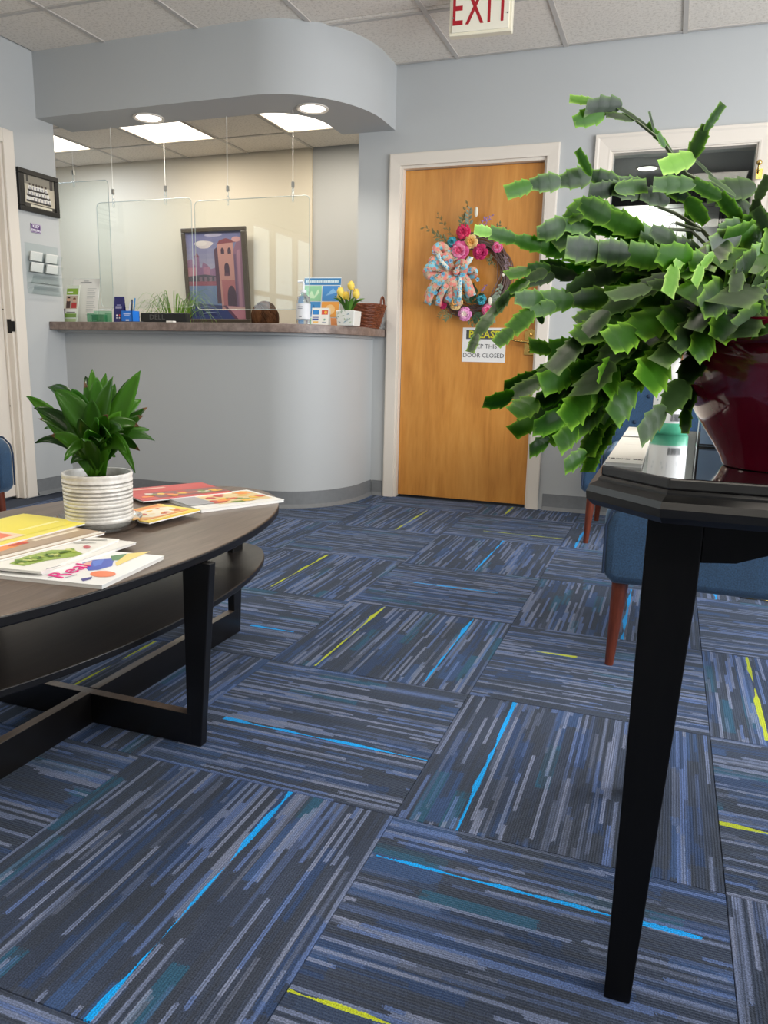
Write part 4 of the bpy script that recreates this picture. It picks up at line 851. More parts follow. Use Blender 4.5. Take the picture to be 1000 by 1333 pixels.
# wicker basket: stakes woven with round canes
wk = thing('wicker_basket', 'brown wicker basket with two hoop handles at the right end of the counter', 'basket', (-1.80, 4.49, CZ))
wick = wood('brown_wicker', [(70, 34, 20), (112, 58, 34), (146, 84, 52)], scale=(60, 60, 60), rough=.5)
bc = Vector((-1.788, 4.475, CZ))
def rim(t, a, wv=0.0):   # rounded rectangle growing upward
    hx_, hy_ = .074+.036*t, .10+.03*t; e = 3.2; ca, sa = math.cos(a), math.sin(a); k = (abs(ca/hx_)**e+abs(sa/hy_)**e)**(-1/e)+wv
    return bc+Vector((k*ca, k*sa, .004+.122*t))
nst = 26
for row in range(13):
    t_ = row/12; pts = [rim(t_, 2*math.pi*i/(nst*4), .0035*math.sin(math.pi*(i/4+.5*0)+math.pi*row+math.pi/2)) for i in range(nst*4)]
    MB().tube(pts, .0056, 6, closed=True).build('cane_row', wick, wk, smooth=60)
mb = MB()
for i in range(nst): mb.tube([rim(0, 2*math.pi*(i+.5)/nst), rim(1.02, 2*math.pi*(i+.5)/nst)], .0028, 5)
mb.build('stake', wick, wk, smooth=60)['kind'] = 'stuff'
MB().tube([rim(1.06, 2*math.pi*i/80, .003*math.sin(i*1.3)) for i in range(80)], .0075, 6, closed=True).build('rim_braid', wick, wk, smooth=60)
MB().prism([tuple(rim(0, 2*math.pi*i/40).xy) for i in range(40)], CZ, CZ+.006).build('basket_base', wick, wk)
for s_ in (-1, 1):
    MB().tube([bc+Vector((s_*.112, .032*math.cos(a), .125+.06*math.sin(a))) for a in [i*math.pi/12 for i in range(13)]], .006, 8).build('hoop_handle', wick, wk, smooth=60)
tg = tag(MB().box((-2.84, 3.93, CZ), (-2.79, 3.96, CZ+.012)).build('name_tag', mat('tag_white', (236, 234, 228), .5), None, bevel=.002), 'small white tag lying on the counter in front of the brown haired person', 'tag')
pn = tag(MB().tube([(-3.17, 3.93, CZ+.004), (-3.02, 3.95, CZ+.004)], .004, 8).build('pen', mat('pen_dark', (60, 60, 66), .3), None, smooth=50), 'dark pen lying on the counter in front of the grassy plant', 'pen')
# ------------------------------------------------------------------ person seated behind the counter, head bowed
skin_m = mat('skin', (206, 160, 134), .5); shirt = mat('teal_scrub_top', (40, 84, 104), .8); hair_m = wood('brown_hair', [(48, 30, 20), (84, 54, 34), (120, 82, 54)], scale=(25, 25, 6), rough=.75, spec=.15)
pe = thing('person', 'person with brown hair sitting behind the counter, only the crown of the head in view', 'person', (-2.80, 5.25, 0))
def skin_body(name, pts, edges, radii, m, parent, sub=2):
    me = bpy.data.meshes.new(name); inv = parent.matrix_world.inverted()
    me.from_pydata([tuple(inv @ Vector(p)) for p in pts], edges, []); o = bpy.data.objects.new(name, me); C.objects.link(o); o.parent = parent
    sk = o.modifiers.new('skin', 'SKIN'); sk.use_smooth_shade = True
    if not me.skin_vertices: me.skin_vertices.new()
    for i, r in enumerate(radii): me.skin_vertices[0].data[i].radius = r if hasattr(r, '__len__') else (r, r)
    me.skin_vertices[0].data[0].use_root = True
    sb = o.modifiers.new('sub', 'SUBSURF'); sb.levels = sub; sb.render_levels = sub
    me.materials.append(m); return o
px_, py_ = -2.80, 5.22
bp = [(px_, py_+.08, .52), (px_, py_+.07, .66), (px_, py_+.02, .82), (px_, py_-.03, .93), (px_, py_-.09, 1.0), (px_, py_-.15, 1.04)]
be = [(0, 1), (1, 2), (2, 3), (3, 4), (4, 5)]; br = [(.15, .12), (.13, .10), (.15, .10), (.10, .08), (.05, .05), (.05, .055)]
for s_ in (-1, 1):
    k = len(bp); bp += [(px_+s_*.17, py_+.0, .92), (px_+s_*.21, py_+.06, .70), (px_+s_*.16, py_-.08, .62), (px_+s_*.13, py_-.15, .60)]
    be += [(3, k), (k, k+1), (k+1, k+2), (k+2, k+3)]; br += [.055, .045, .034, .03]
    k = len(bp); bp += [(px_+s_*.10, py_+.03, .50), (px_+s_*.13, py_-.34, .50), (px_+s_*.13, py_-.32, .09), (px_+s_*.13, py_-.44, .05)]
    be += [(0, k), (k, k+1), (k+1, k+2), (k+2, k+3)]; br += [.085, .06, .042, .035]
skin_body('body', bp, be, br, shirt, pe)
HC = Vector((-2.775, 5.02, 1.135))           # skull centre; the head bows towards the desk
Mh = Matrix.Translation(HC) @ Matrix.Rotation(R(38), 4, 'X')     # local: face towards -Y
hd_ = MB()
hd_.sphere((0, 0, .01), (.076, .096, .105), 20, 14)
hd_.sphere((0, -.045, -.065), (.052, .05, .058), 14, 10)
hd_.lathe([(.050, 0), (.052, .09)], (0, .01, -.15), 14)
hd_.add([(-.008, -.092, .0), (.008, -.092, .0), (.014, -.096, -.03), (0, -.116, -.028), (-.014, -.096, -.03)], [(0, 1, 3), (0, 3, 4), (1, 2, 3), (4, 3, 2)])
for s_ in (-1, 1): hd_.sphere((s_*.078, .005, -.01), (.008, .02, .03), 8, 6)
hd_.v = [Mh @ v for v in hd_.v]; head = hd_.build('head', skin_m, pe, smooth=60); bpy.context.view_layer.update()
for s_ in (-1, 1):
    ey = MB().sphere((s_*.030, -.088, .004), (.012, .007, .007), 8, 6); ey.v = [Mh @ v for v in ey.v]; ey.build('eye', mat('eye_dark', (60, 44, 36), .2), head, smooth=60)
mo_ = MB().sphere((0, -.092, -.062), (.022, .006, .006), 8, 6); mo_.v = [Mh @ v for v in mo_.v]; mo_.build('mouth', mat('lips', (176, 100, 92), .4), head, smooth=60)
ha = MB(); vs = []; fs = []
nA, nB = 64, 20
for j in range(nB+1):
    th = math.pi*.62*j/nB
    for k in range(nA):
        a = 2*math.pi*k/nA; n = Vector((math.sin(th)*math.cos(a), math.sin(th)*math.sin(a), math.cos(th)))
        if n.y < -.5 and n.z < .0: n = n*0.9
        r = 1+.022*math.sin(a*17+j*.25)+.018*math.sin(a*7+1.3*math.sin(j*.4))
        vs.append(Vector((n.x*.094*r, n.y*.114*r+.004, n.z*.120*r+.012)))
for j in range(nB):
    for k in range(nA): fs.append((j*nA+k, j*nA+(k+1) % nA, (j+1)*nA+(k+1) % nA, (j+1)*nA+k))
ha.add([Mh @ v for v in vs], fs)
for k in range(60):   # loose locks
    a = rnd(0, 6.28); t0 = rnd(.05, .9); P = []
    for i in range(7):
        th = t0+i*.16; P.append(Mh @ Vector((math.sin(th)*math.cos(a+i*.05)*.092, math.sin(th)*math.sin(a+i*.05)*.110+.006, math.cos(th)*.118+.013)))
    ha.tube(P, [.003, .006, .007, .007, .006, .004, .001], 5)
ha.build('hair', hair_m, head, smooth=60)
oc = thing('office_chair', 'office chair behind the counter under the brown haired person', 'chair', (-2.80, 5.3, 0))
chm = mat('chair_black_fabric', (38, 38, 42), .8)
MB().box((-3.03, 5.02, .36), (-2.57, 5.47, .40)).build('seat', chm, oc, bevel=.02)
MB().box((-3.0, 5.46, .42), (-2.6, 5.52, .86)).build('backrest', chm, oc, bevel=.02)
MB().box((-2.83, 5.46, .34), (-2.77, 5.50, .5)).build('back_bar', mblk, oc)
MB().lathe([(.03, .05), (.03, .36)], (-2.8, 5.25, 0), 12, cap0=True, cap1=True).build('gas_lift', mblk, oc, smooth=40)
for k in range(5):
    a = 2*math.pi*k/5; MB().tube([(-2.8, 5.25, .08), (-2.8+.26*math.cos(a), 5.25+.26*math.sin(a), .06)], [.022, .014], 8).sphere((-2.8+.26*math.cos(a), 5.25+.26*math.sin(a), .026), .026, 10, 6).build('leg', mblk, oc, smooth=50)

# ------------------------------------------------------------------ coffee table: oval top, oval shelf, crossed base
CTZ = .465; ccx, ccy = -1.305, 1.385; cbx, cby = -1.272, 1.402
ct = thing('coffee_table', 'dark espresso oval coffee table with a lower oval shelf and crossed base', 'table', (cbx, cby, 0))
bar_w = mat('base_dark_wood', (16, 14, 13), .3, spec=.5)
def ell(cx, cy, a, b, n=72): return [(cx+a*math.cos(2*math.pi*i/n), cy+b*math.sin(2*math.pi*i/n)) for i in range(n)]
tm = MB().prism(ell(ccx, ccy, .374, .80), CTZ-.022, CTZ); tm.mi = [1, 0]+[1]*(len(tm.f)-2)
tm.build('tabletop', [sheen_wood, bar_w], ct, smooth=40, bevel=.004)
tm = MB().prism(ell(-1.297, 1.50, .25, .69), .256, .274); tm.mi = [1, 0]+[1]*(len(tm.f)-2)
tm.build('shelf', [shelf_wood, bar_w], ct, smooth=40, bevel=.003)
hw = .0125; bt = MB().box((cbx-.30, cby-hw, .002), (cbx+.30, cby+hw, .078)); bt.mi = [0, 1, 0, 0, 0, 0]  # lighter top face paints the warm reflection on a dark bar
bt.build('cross_bar', [bar_w, sheen_wood], ct, bevel=.001)
bt = MB().box((cbx-hw, cby-.68, .0), (cbx+hw, cby-hw, .080)).box((cbx-hw, cby+hw, .0), (cbx+hw, cby+.68, .080)); bt.mi = [0, 1, 0, 0, 0, 0]*2  # top faces again coloured for reflected warm light, sides stay dark
bt.build('cross_bar', [bar_w, sheen_wood], ct, bevel=.001)
def ct_leg(dx, dy, L, lb=.036, lt=.072, wd=.012):
    """board leg: vertical inner edge, outer edge flaring to the top"""
    d = Vector((dx, dy, 0)); s_ = Vector((-dy, dx, 0))*wd; c0 = Vector((cbx, cby, 0)); zt = CTZ-.021
    i0, o0, o1 = L-lb, L, L-lb+lt
    MB().hexa([c0+d*i0-s_, c0+d*o0-s_, c0+d*o0+s_, c0+d*i0+s_], [c0+d*i0-s_+Vector((0, 0, zt)), c0+d*o1-s_+Vector((0, 0, zt)), c0+d*o1+s_+Vector((0, 0, zt)), c0+d*i0+s_+Vector((0, 0, zt))]).build('leg', bar_w, ct, bevel=.002)
ct_leg(1, 0, .324); ct_leg(-1, 0, .324); ct_leg(0, 1, .69); ct_leg(0, -1, .69)

# ------------------------------------------------------------------ white ribbed pot with a corn plant on a clear saucer
pcx, pcy = -1.3008, 1.5019
t = NT('crackled_white_glaze'); tc = t.n('TexCoord'); v = t.n('TexVoronoi', {'feature': 'DISTANCE_TO_EDGE'}, Vector=tc.outputs['Object'], Scale=160.0)
nz = t.n('TexNoise', None, Vector=tc.outputs['Object'], Scale=70.0, Detail=3.0)
t.base(t.mix(t.ramp(nz.outputs[0], [(.4, (0, 0, 0)), (.65, (.5, .5, .5))]), lin((228, 224, 216)), lin((196, 190, 180)))); t.b.inputs['Roughness'].default_value = .35; pot_m = t.m
pl = thing('potted_plant', 'corn plant with glossy green strap leaves in a white ribbed pot, on the coffee table', 'plant', (pcx, pcy, CTZ))
pr = [(.001, .008), (.066, .008), (.074, .012), (.0775, .022)]
z = .022
for i in range(11):
    z0 = .026+.0105*i; pr += [(.079, z0), (.0806+.0003*i, z0+.003), (.0806+.0003*i, z0+.0075), (.0792+.0003*i, z0+.0095)]
pr += [(.083, .146), (.0845, .152), (.083, .1565), (.078, .156), (.077, .15), (.076, .13)]
pr = [(r_*.985, z_*.9) for r_, z_ in pr]
MB().lathe(pr, (pcx, pcy, CTZ), 56).build('pot', pot_m, pl, smooth=50)
grey_line = mat('glaze_groove', (160, 155, 147), .5); mb = MB()
for i in (0, 2, 3, 4, 6, 7, 8, 10): 
    rr = .0785+.0003*i; mb.tube([(pcx+rr*math.cos(a), pcy+rr*math.sin(a), CTZ+(.026+.0105*i)*.9) for a in [k*math.pi/24 for k in range(48)]], .0011, 4, closed=True)
mb.build('groove', grey_line, pl)
MB().lathe([(.0765, 0), (.05, .006), (.02, .004), (.001, .008)], (pcx, pcy, CTZ+.118), 28).build('potting_soil', MATS['soil'], pl, smooth=40)
sa = tag(MB().lathe([(.001, .0015), (.085, .0015), (.096, .012), (.104, .026), (.1065, .028), (.105, .024), (.097, .008), (.086, 0), (.001, 0)], (pcx-.004, pcy-.002, CTZ+.0005), 56).build('saucer', glass('clear_saucer', (236, 238, 238), .03, 3.0), None, smooth=50), 'clear plastic saucer under the white ribbed pot', 'saucer')
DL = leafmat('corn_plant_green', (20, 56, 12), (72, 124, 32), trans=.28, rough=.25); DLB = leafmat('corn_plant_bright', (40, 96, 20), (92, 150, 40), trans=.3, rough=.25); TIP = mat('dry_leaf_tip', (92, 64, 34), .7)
base0 = Vector((pcx, pcy, CTZ+.122)); tD = (base0-CAM).dot(FW)
def strap_leaf(u, v, dt, wpx=11, lift=.35, bright=False, dry=True, bend=0.0):
    tip = pd(u, v, tD+dt); hb = rnd(0, .10); b = base0+Vector((rnd(-.012, .012), rnd(-.012, .012), hb)); dv = tip-b
    mid = b+dv*.5+Vector((0, 0, dv.length*lift)) + UP*bend; n = 12; P = bez(b, mid, tip, n); wd = wpx/FOC*tD; vs = []
    side0 = dv.cross(-FW+Vector((rnd(-.3, .3), rnd(-.3, .3), rnd(-.1, .6)))).normalized()
    for i, p_ in enumerate(P):
        t_ = i/n; d = (P[min(i+1, n)]-P[max(i-1, 0)]).normalized(); s_ = (side0-d*side0.dot(d)).normalized(); up = s_.cross(d)
        w_ = wd*(math.sin(math.pi*min(1, (t_*.92+.08))**.85)**.8 if t_ < 1 else 0)*(.55+.45*min(1, t_*3))+.0004
        wav = .002*math.sin(t_*9+u); vs += [p_-s_*w_+up*(w_*.28+wav), p_-s_*w_*.5+up*w_*.1, p_, p_+s_*w_*.5+up*w_*.1, p_+s_*w_+up*(w_*.28-wav)]
    fs = [(5*i+j, 5*i+j+1, 5*i+j+6, 5*i+j+5) for i in range(n) for j in range(4)]
    mb = MB(); mb.add(vs, fs); 
    if dry and rnd(0, 1) < .15: mb.mi = [1 if k//4 >= n-1 else 0 for k in range(len(fs))]
    o = mb.build('leaf', [DLB if bright else DL, TIP], pl, smooth=80, fix=False); o.modifiers.new('s', 'SOLIDIFY').thickness = .0007
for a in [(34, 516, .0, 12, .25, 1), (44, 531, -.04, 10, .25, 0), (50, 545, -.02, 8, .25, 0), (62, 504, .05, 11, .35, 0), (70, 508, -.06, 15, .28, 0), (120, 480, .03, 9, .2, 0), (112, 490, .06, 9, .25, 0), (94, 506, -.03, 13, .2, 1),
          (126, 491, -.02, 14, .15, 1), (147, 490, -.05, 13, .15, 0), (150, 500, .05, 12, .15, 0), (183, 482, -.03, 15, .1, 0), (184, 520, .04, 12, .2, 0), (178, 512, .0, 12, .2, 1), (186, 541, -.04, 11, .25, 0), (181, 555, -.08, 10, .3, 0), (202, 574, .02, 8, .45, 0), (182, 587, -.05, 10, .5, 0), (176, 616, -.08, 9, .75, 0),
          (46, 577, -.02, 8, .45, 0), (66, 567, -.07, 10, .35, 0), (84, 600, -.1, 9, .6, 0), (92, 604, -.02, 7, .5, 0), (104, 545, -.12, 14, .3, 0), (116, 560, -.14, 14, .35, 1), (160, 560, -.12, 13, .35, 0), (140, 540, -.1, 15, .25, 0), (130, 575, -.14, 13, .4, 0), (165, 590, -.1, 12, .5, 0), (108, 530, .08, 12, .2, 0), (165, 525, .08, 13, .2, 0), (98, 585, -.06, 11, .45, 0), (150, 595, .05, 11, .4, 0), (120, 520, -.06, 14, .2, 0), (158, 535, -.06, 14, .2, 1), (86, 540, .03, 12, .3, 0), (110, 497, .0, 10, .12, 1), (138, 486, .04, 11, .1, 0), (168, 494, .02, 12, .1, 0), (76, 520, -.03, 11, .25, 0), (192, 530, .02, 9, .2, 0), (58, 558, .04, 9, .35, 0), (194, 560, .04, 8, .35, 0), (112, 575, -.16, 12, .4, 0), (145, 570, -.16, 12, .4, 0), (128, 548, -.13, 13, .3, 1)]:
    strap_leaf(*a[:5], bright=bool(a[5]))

# ------------------------------------------------------------------ magazines
page_m = mat('magazine_pages', (232, 230, 224), .6)
def magazine(corner, along, size, z, label, art, cover, th=.006, flip=1, group='magazines on the coffee table', curl=0.0, words=()):
    """corner px -> near corner; along px -> other end of that edge; size = (length along that edge, depth away)"""
    A = pz(*corner, z+th); B = pz(*along, z+th); ex = (B-A); ex.z = 0; ex.normalize(); ey = Vector((-ex.y, ex.x, 0))*flip
    L, D_ = size; t = thing('magazine', label, 'magazine', (A+ex*L/2+ey*D_/2-Vector((0, 0, th))), group=None)
    n = 6
    def slab(z0, z1, ins):
        mb = MB(); vs = []
        for i in range(n+1):
            f = i/n; dz = curl*f*f
            for (g, zz) in ((ins, z0), (D_-ins, z0), (D_-ins, z1), (ins, z1)): vs.append(A+ex*(ins+(L-2*ins)*f)+ey*g+Vector((0, 0, zz-th+dz)))
        fs = [(4*i+k, 4*i+(k+1) % 4, 4*i+4+(k+1) % 4, 4*i+4+k) for i in range(n) for k in range(4)]+[(3, 2, 1, 0), (4*n, 4*n+1, 4*n+2, 4*n+3)]
        return mb.add(vs, fs)
    slab(.0, th-.0012, .0012).build('pages', page_m, t)
    slab(th-.0012, th, 0).build('cover', pcol(cover, .32), t)
    M = frame_m(A, ex, ey) if flip > 0 else frame_m(A, ex, -ey)
    def P(p): return (p[0]*L, p[1]*D_*flip)
    items = []
    for poly, c_ in art:
        if poly[0] == 'px':
            q_ = [pz(u_, v_, z+th) for u_, v_ in poly[1]]; poly = [((p_-A).dot(ex)/L, (p_-A).dot(ey)/D_) for p_ in q_]
            ar = sum(poly[i-1][0]*poly[i][1]-poly[i][0]*poly[i-1][1] for i in range(len(poly)))
            if ar*(1 if flip > 0 else 1) < 0: poly = poly[::-1]
            items.append(([P(p) for p in (poly if flip > 0 else poly[::-1])], c_)); continue
        if not hasattr(poly[0], '__len__'): x0, y0, x1, y1 = poly; poly = [(x0, y0), (x1, y0), (x1, y1), (x0, y1)]
        items.append(([P(p) for p in (poly if flip > 0 else poly[::-1])], c_))
    if curl == 0 or True:
        o = patches('cover_print', t, M, items, lift=.0005, rough=.32)
        if curl:
            for v_ in o.data.vertices:
                w_ = (o.matrix_world @ v_.co) if False else v_.co+t.location; f = (w_-A).dot(ex)/L; v_.co.z += curl*f*f+.0006
    for (s_, x, y, sz, c_, rot) in words:
        if x > 1: p_ = pz(x, y, z+th); x, y = (p_-A).dot(ex)/L, (p_-A).dot(ey)/D_
        text('lettering', s_, sz, pcol(c_), t, M @ Matrix.Translation((x*L, y*D_*flip, .0012+curl*x*x)) @ Matrix.Rotation(R(rot), 4, 'Z'), shear=.2)
    return t
def blob(cx, cy, rx, ry, n=14, w=.15, ph=0): return [(cx+rx*math.cos(a)*(1+w*math.sin(3*a+ph)), cy+ry*math.sin(a)*(1+w*math.sin(2*a+ph))) for a in [2*math.pi*i/n for i in range(n)]]
def speck(n, x0, y0, x1, y1, cols, s=.05):
    return [(blob(rnd(x0, x1), rnd(y0, y1), rnd(s*.5, s), rnd(s*.5, s), 8, .2, rnd(0, 6)), random.choice(cols)) for _ in range(n)]
food = [(214, 90, 40), (240, 190, 60), (196, 50, 40), (240, 220, 170), (120, 140, 50), (250, 150, 60)]
# stack at the right
magazine((297, 668), (333, 655), (.075, .205), CTZ, 'cream and yellow food magazine sticking out to the right of the right hand pile', [((0, 0, 1, 1), (236, 228, 206))], (238, 232, 214), th=.005) if False else None
magazine((262, 664), (333, 655), (.275, .21), CTZ, 'white food magazine at the right end of the right hand pile', [((0, .0, 1, .12), (240, 238, 232)), ((.3, .2, .95, .9), (232, 206, 150))]+speck(22, .3, .2, .9, .85, food, .09)+[((.0, .3, .28, .9), (160, 160, 164))], (240, 238, 232), th=.008)
magazine((186, 652), (293, 641), (.285, .21), CTZ+.0081, 'red covered food magazine at the back of the right hand pile', [((0, .55, .95, 1), (206, 64, 62)), ((.2, .1, 1, .5), (140, 84, 84))]+speck(16, .1, .1, .9, .55, food+[(226, 214, 200)], .08)+[((.1, .8, .5, .88), (238, 196, 180))], (206, 74, 70), th=.005)
magazine((194, 680), (268, 662), (.19, .15), CTZ+.0132, 'yellow food magazine on top of the right hand pile', [((0, 0, 1, .18), (248, 214, 60)), ((0, .18, 1, 1), (236, 176, 90)), (blob(.5, .5, .42, .28), (244, 232, 206)), ((.05, .15, .95, .2), (226, 120, 40)), ((.9, .0, 1.0, .9), (250, 220, 70)), ((.2, .85, .9, .93), (240, 130, 50))]+speck(14, .2, .3, .8, .7, food[:4], .07)+[((.1, .06, .7, .1), (252, 240, 180))], (250, 212, 66), th=.005)
# pile at the left
magazine((55, 746), (156, 713), (.275, .21), CTZ+.008, 'white magazine under the salad magazine, only its edge in view', [((0, 0, 1, .1), (238, 236, 230))], (232, 230, 224), th=.005)
magazine((133, 762), (217, 722), (.225, .275), CTZ, 'white magazine with a pink script title, lowest at the right of the left hand pile', [(('px', [(107, 733), (122, 729), (149, 727), (146, 737), (128, 742), (115, 743)]), (74, 96, 190)), (('px', [(120, 731), (136, 728), (132, 735), (122, 738)]), (96, 128, 214)), (('px', [(144, 724), (165, 721), (158, 729), (146, 730)]), (92, 138, 92)), (('px', [(166, 721), (196, 718), (172, 728), (152, 737), (150, 733)]), (238, 212, 120)),
   (('px', [(108, 734), (120, 730), (118, 736), (110, 739)]), (228, 176, 156)), (('px', [(134+17*math.cos(a_), 747.5+4.2*math.sin(a_)) for a_ in [i*.45 for i in range(14)]]), (238, 134, 96)), (('px', [(105, 754), (120, 751), (119, 754), (108, 757)]), (90, 88, 150)), (('px', [(62, 752), (104, 741), (104, 741.8), (62, 753)]), (180, 180, 190)), (('px', [(84, 752), (100, 748), (100, 748.8), (84, 753)]), (170, 170, 180))], (238, 238, 236), th=.008,
         words=[('Real', 90, 744, .058, (222, 44, 134), 0)])
magazine((54, 744), (155, 702), (.275, .21), CTZ+.0135, 'white magazine with a green salad on its cover, in the left hand pile', [(('px', [(12, 734), (31, 725), (67, 716), (96, 716), (108, 721), (96, 725), (60, 730), (31, 737)]), (150, 176, 74))]+[(('px', [(u_+rnd(3, 6)*math.cos(k_*1.05), v_+rnd(.8, 1.6)*math.sin(k_*1.05)) for k_ in range(6)]), random.choice([(120, 156, 40), (176, 196, 90), (96, 132, 40), (206, 212, 130), (80, 112, 30)])) for u_, v_ in [(22+rnd(0, 74), 0) for _ in range(46)] for v_ in [734-(u_-12)*.19+rnd(-3, 2.5)]]+[(('px', [(113+5*math.cos(k_*.5), 713+1.6*math.sin(k_*.5)) for k_ in range(13)]), (196, 100, 110)), (('px', [(90, 703), (140, 703), (139, 704), (89, 704)]), (170, 170, 168)), (('px', [(96, 707), (126, 706.5), (125, 707.4), (95, 708)]), (150, 150, 150)), (('px', [(60, 742), (80, 737), (80, 737.8), (60, 743)]), (170, 170, 170))], (238, 236, 228), th=.005)
magazine((0, 728), (86, 706), (.275, .21), CTZ+.019, 'brown and orange food magazine in the left hand pile', [((0, .1, 1, 1), (176, 152, 128))]+[(blob(.25, .45, .3, .2, 14, .2), (236, 140, 70)), ((0, 0, 1, .08), (238, 232, 220)), ((.5, .3, .95, .36), (232, 220, 200)), ((.1, .8, .9, .88), (150, 126, 104))]+speck(8, .05, .3, .45, .6, food, .06), (186, 160, 136), th=.005)
magazine((-12, 712), (47, 697), (.275, .21), CTZ+.0245, 'yellow magazine topmost in the left hand pile', [((.4, .1, 1, .95), (238, 222, 70)), ((0, .1, .4, 1), (238, 214, 180)), ((0, .2, .35, .4), (236, 120, 80)), ((.5, .3, .9, .36), (250, 240, 150))], (240, 226, 90), th=.005)
magazine((-4, 769), (12, 757), (.275, .21), CTZ, 'magazine with a pink spine at the left edge of the left hand pile', [((.9, 0, 1, 1), (214, 90, 180)), ((.0, 0, .9, 1), (226, 226, 236))], (226, 224, 236), th=.005) if False else None
# ------------------------------------------------------------------ upholstered accent chairs
t = NT('blue_chair_upholstery'); tc = t.n('TexCoord'); n1 = t.n('TexNoise', None, Vector=tc.outputs['Object'], Scale=260.0, Detail=2.0); n2 = t.n('TexNoise', None, Vector=tc.outputs['Object'], Scale=14.0, Detail=3.0)
t.base(t.mix(1.0, t.ramp(n1.outputs[0], [(.3, lin((24, 50, 76))), (.7, lin((38, 73, 106)))]), t.ramp(n2.outputs[0], [(.3, (.85, .85, .85)), (.7, (1.1, 1.1, 1.1))]), 'MULTIPLY'))
t.b.inputs['Roughness'].default_value = .9; t.b.inputs['Sheen Weight'].default_value = .5; t.b.inputs['Sheen Tint'].default_value = (.6, .8, 1, 1); t.bump(n1.outputs[0], .25, .001); blue_f = t.m
pipe_m = mat('navy_piping', (24, 44, 70), .8)
def accent_chair(loc, rz, label, W=.66, D=.74, arm_h=.505, group='blue accent chairs'):
    """faces local -Y; origin on the floor under the middle of the front edge"""
    t = thing('accent_chair', label, 'chair', loc, rz)
    zb = .262; th = .10
    # side profile (y back from front, z)
    prof = [(.0, zb+.02), (.0, arm_h-.07), (.012, arm_h-.03), (.05, arm_h), (.22, arm_h+.012), (.40, arm_h+.03), (.52, arm_h+.055), (.58, arm_h+.07), (.63, arm_h+.06), (.66, arm_h), (.665, zb+.1), (.66, zb+.03), (.64, zb)]+[(.03, zb)]
    sm = []
    k = len(prof)
    for s_ in (-1, 1):
        xo, xi = s_*W/2, s_*(W/2-th)
        mb = MB(); mb.prism([(y, z) for y, z in prof], min(xo, xi), max(xo, xi), axis='x')
        mb.build('side_arm', blue_f, t, smooth=50, bevel=.026, seg=4, local=True)
        for xx in (xo-s_*.008, xi+s_*.008):
            mb2 = MB().tube([(xx, y-.0, z) for y, z in [(.001, zb+.03)]+prof[1:10]], .0045, 6); mb2.build('piping', pipe_m, t, smooth=60, local=True)
    MB().box((-W/2+th-.01, .005, zb), (W/2-th+.01, .62, zb+.10)).build('seat_base', blue_f, t, smooth=40, bevel=.02, seg=3, local=True)
    MB().box((-W/2+th, -.012, zb+.10), (W/2-th, .53, zb+.215)).build('seat_cushion', blue_f, t, smooth=40, bevel=.035, seg=4, local=True)
    bo = [(-W/2+.012, zb+.10), (W/2-.012, zb+.10), (W/2-.006, .46)]+[((W/2-.006)*math.cos(a_)**.8 if math.cos(a_) > 0 else -(W/2-.006)*(-math.cos(a_))**.8, .46+.43*math.sin(a_)) for a_ in [math.pi*(i+.5)/22 for i in range(22)]]+[(-W/2+.006, .46)]
    mb = MB().prism(bo, .50, .62, axis='y')
    for v_ in mb.v: v_.y += (v_.z-zb-.1)*.19
    bk = mb.build('backrest', blue_f, t, smooth=40, bevel=.03, seg=4, local=True)
    MB().tube([(x_, .500+(z_-zb-.1)*.19, z_) for x_, z_ in bo[2:]], .005, 6).build('piping', pipe_m, t, smooth=60, local=True)
    for z, xs in ((.58, (-.12, 0, .12)), (.72, (-.17, -.06, .06, .17))):
        for x in xs: MB().sphere((x, .50+.19*(z-.362)-.002, z), (.011, .007, .011), 10, 6).build('button', pipe_m, t, smooth=60, local=True)
    for sx, y, dy in ((-1, .05, -.02), (1, .05, -.02), (-1, .60, .05), (1, .60, .05)):
        x = sx*(W/2-.055); MB().tube([(x, y, zb+.008), (x+sx*.012, y+dy*.6, 0.0)], [.024, .0125], 14).build('leg', leg_wood, t, smooth=50, local=True)
    return t
# side near the camera lies on Y=2.27, chair faces -X
def chair_facing_left(xf, ynear, label, W=.66): return accent_chair((xf, ynear+W/2, 0), R(-90), label, W)
accent_a = chair_facing_left(-.138, 2.245, 'blue upholstered accent chair with reddish wooden legs, right behind the black console table')
accent_b = accent_chair((-.045, 3.84, 0), 0, 'blue button tufted accent chair farther back, by the wall under the window')
accent_c = accent_chair((-2.745, 2.31, 0), R(90), 'blue piped accent chair at the left edge, beyond the coffee table')
tag(MB().tube([(.364+.045*math.cos(a), 3.22+.03*math.sin(a), .006) for a in [i*math.pi/12 for i in range(24)]], .006, 8, closed=True).tube([(.40, 3.20, .006), (.44, 3.17, .006)], .005, 6).build('brass_ring', brass, None, smooth=60), 'small brass ring lying on the carpet behind the nearer blue chair', 'ring')

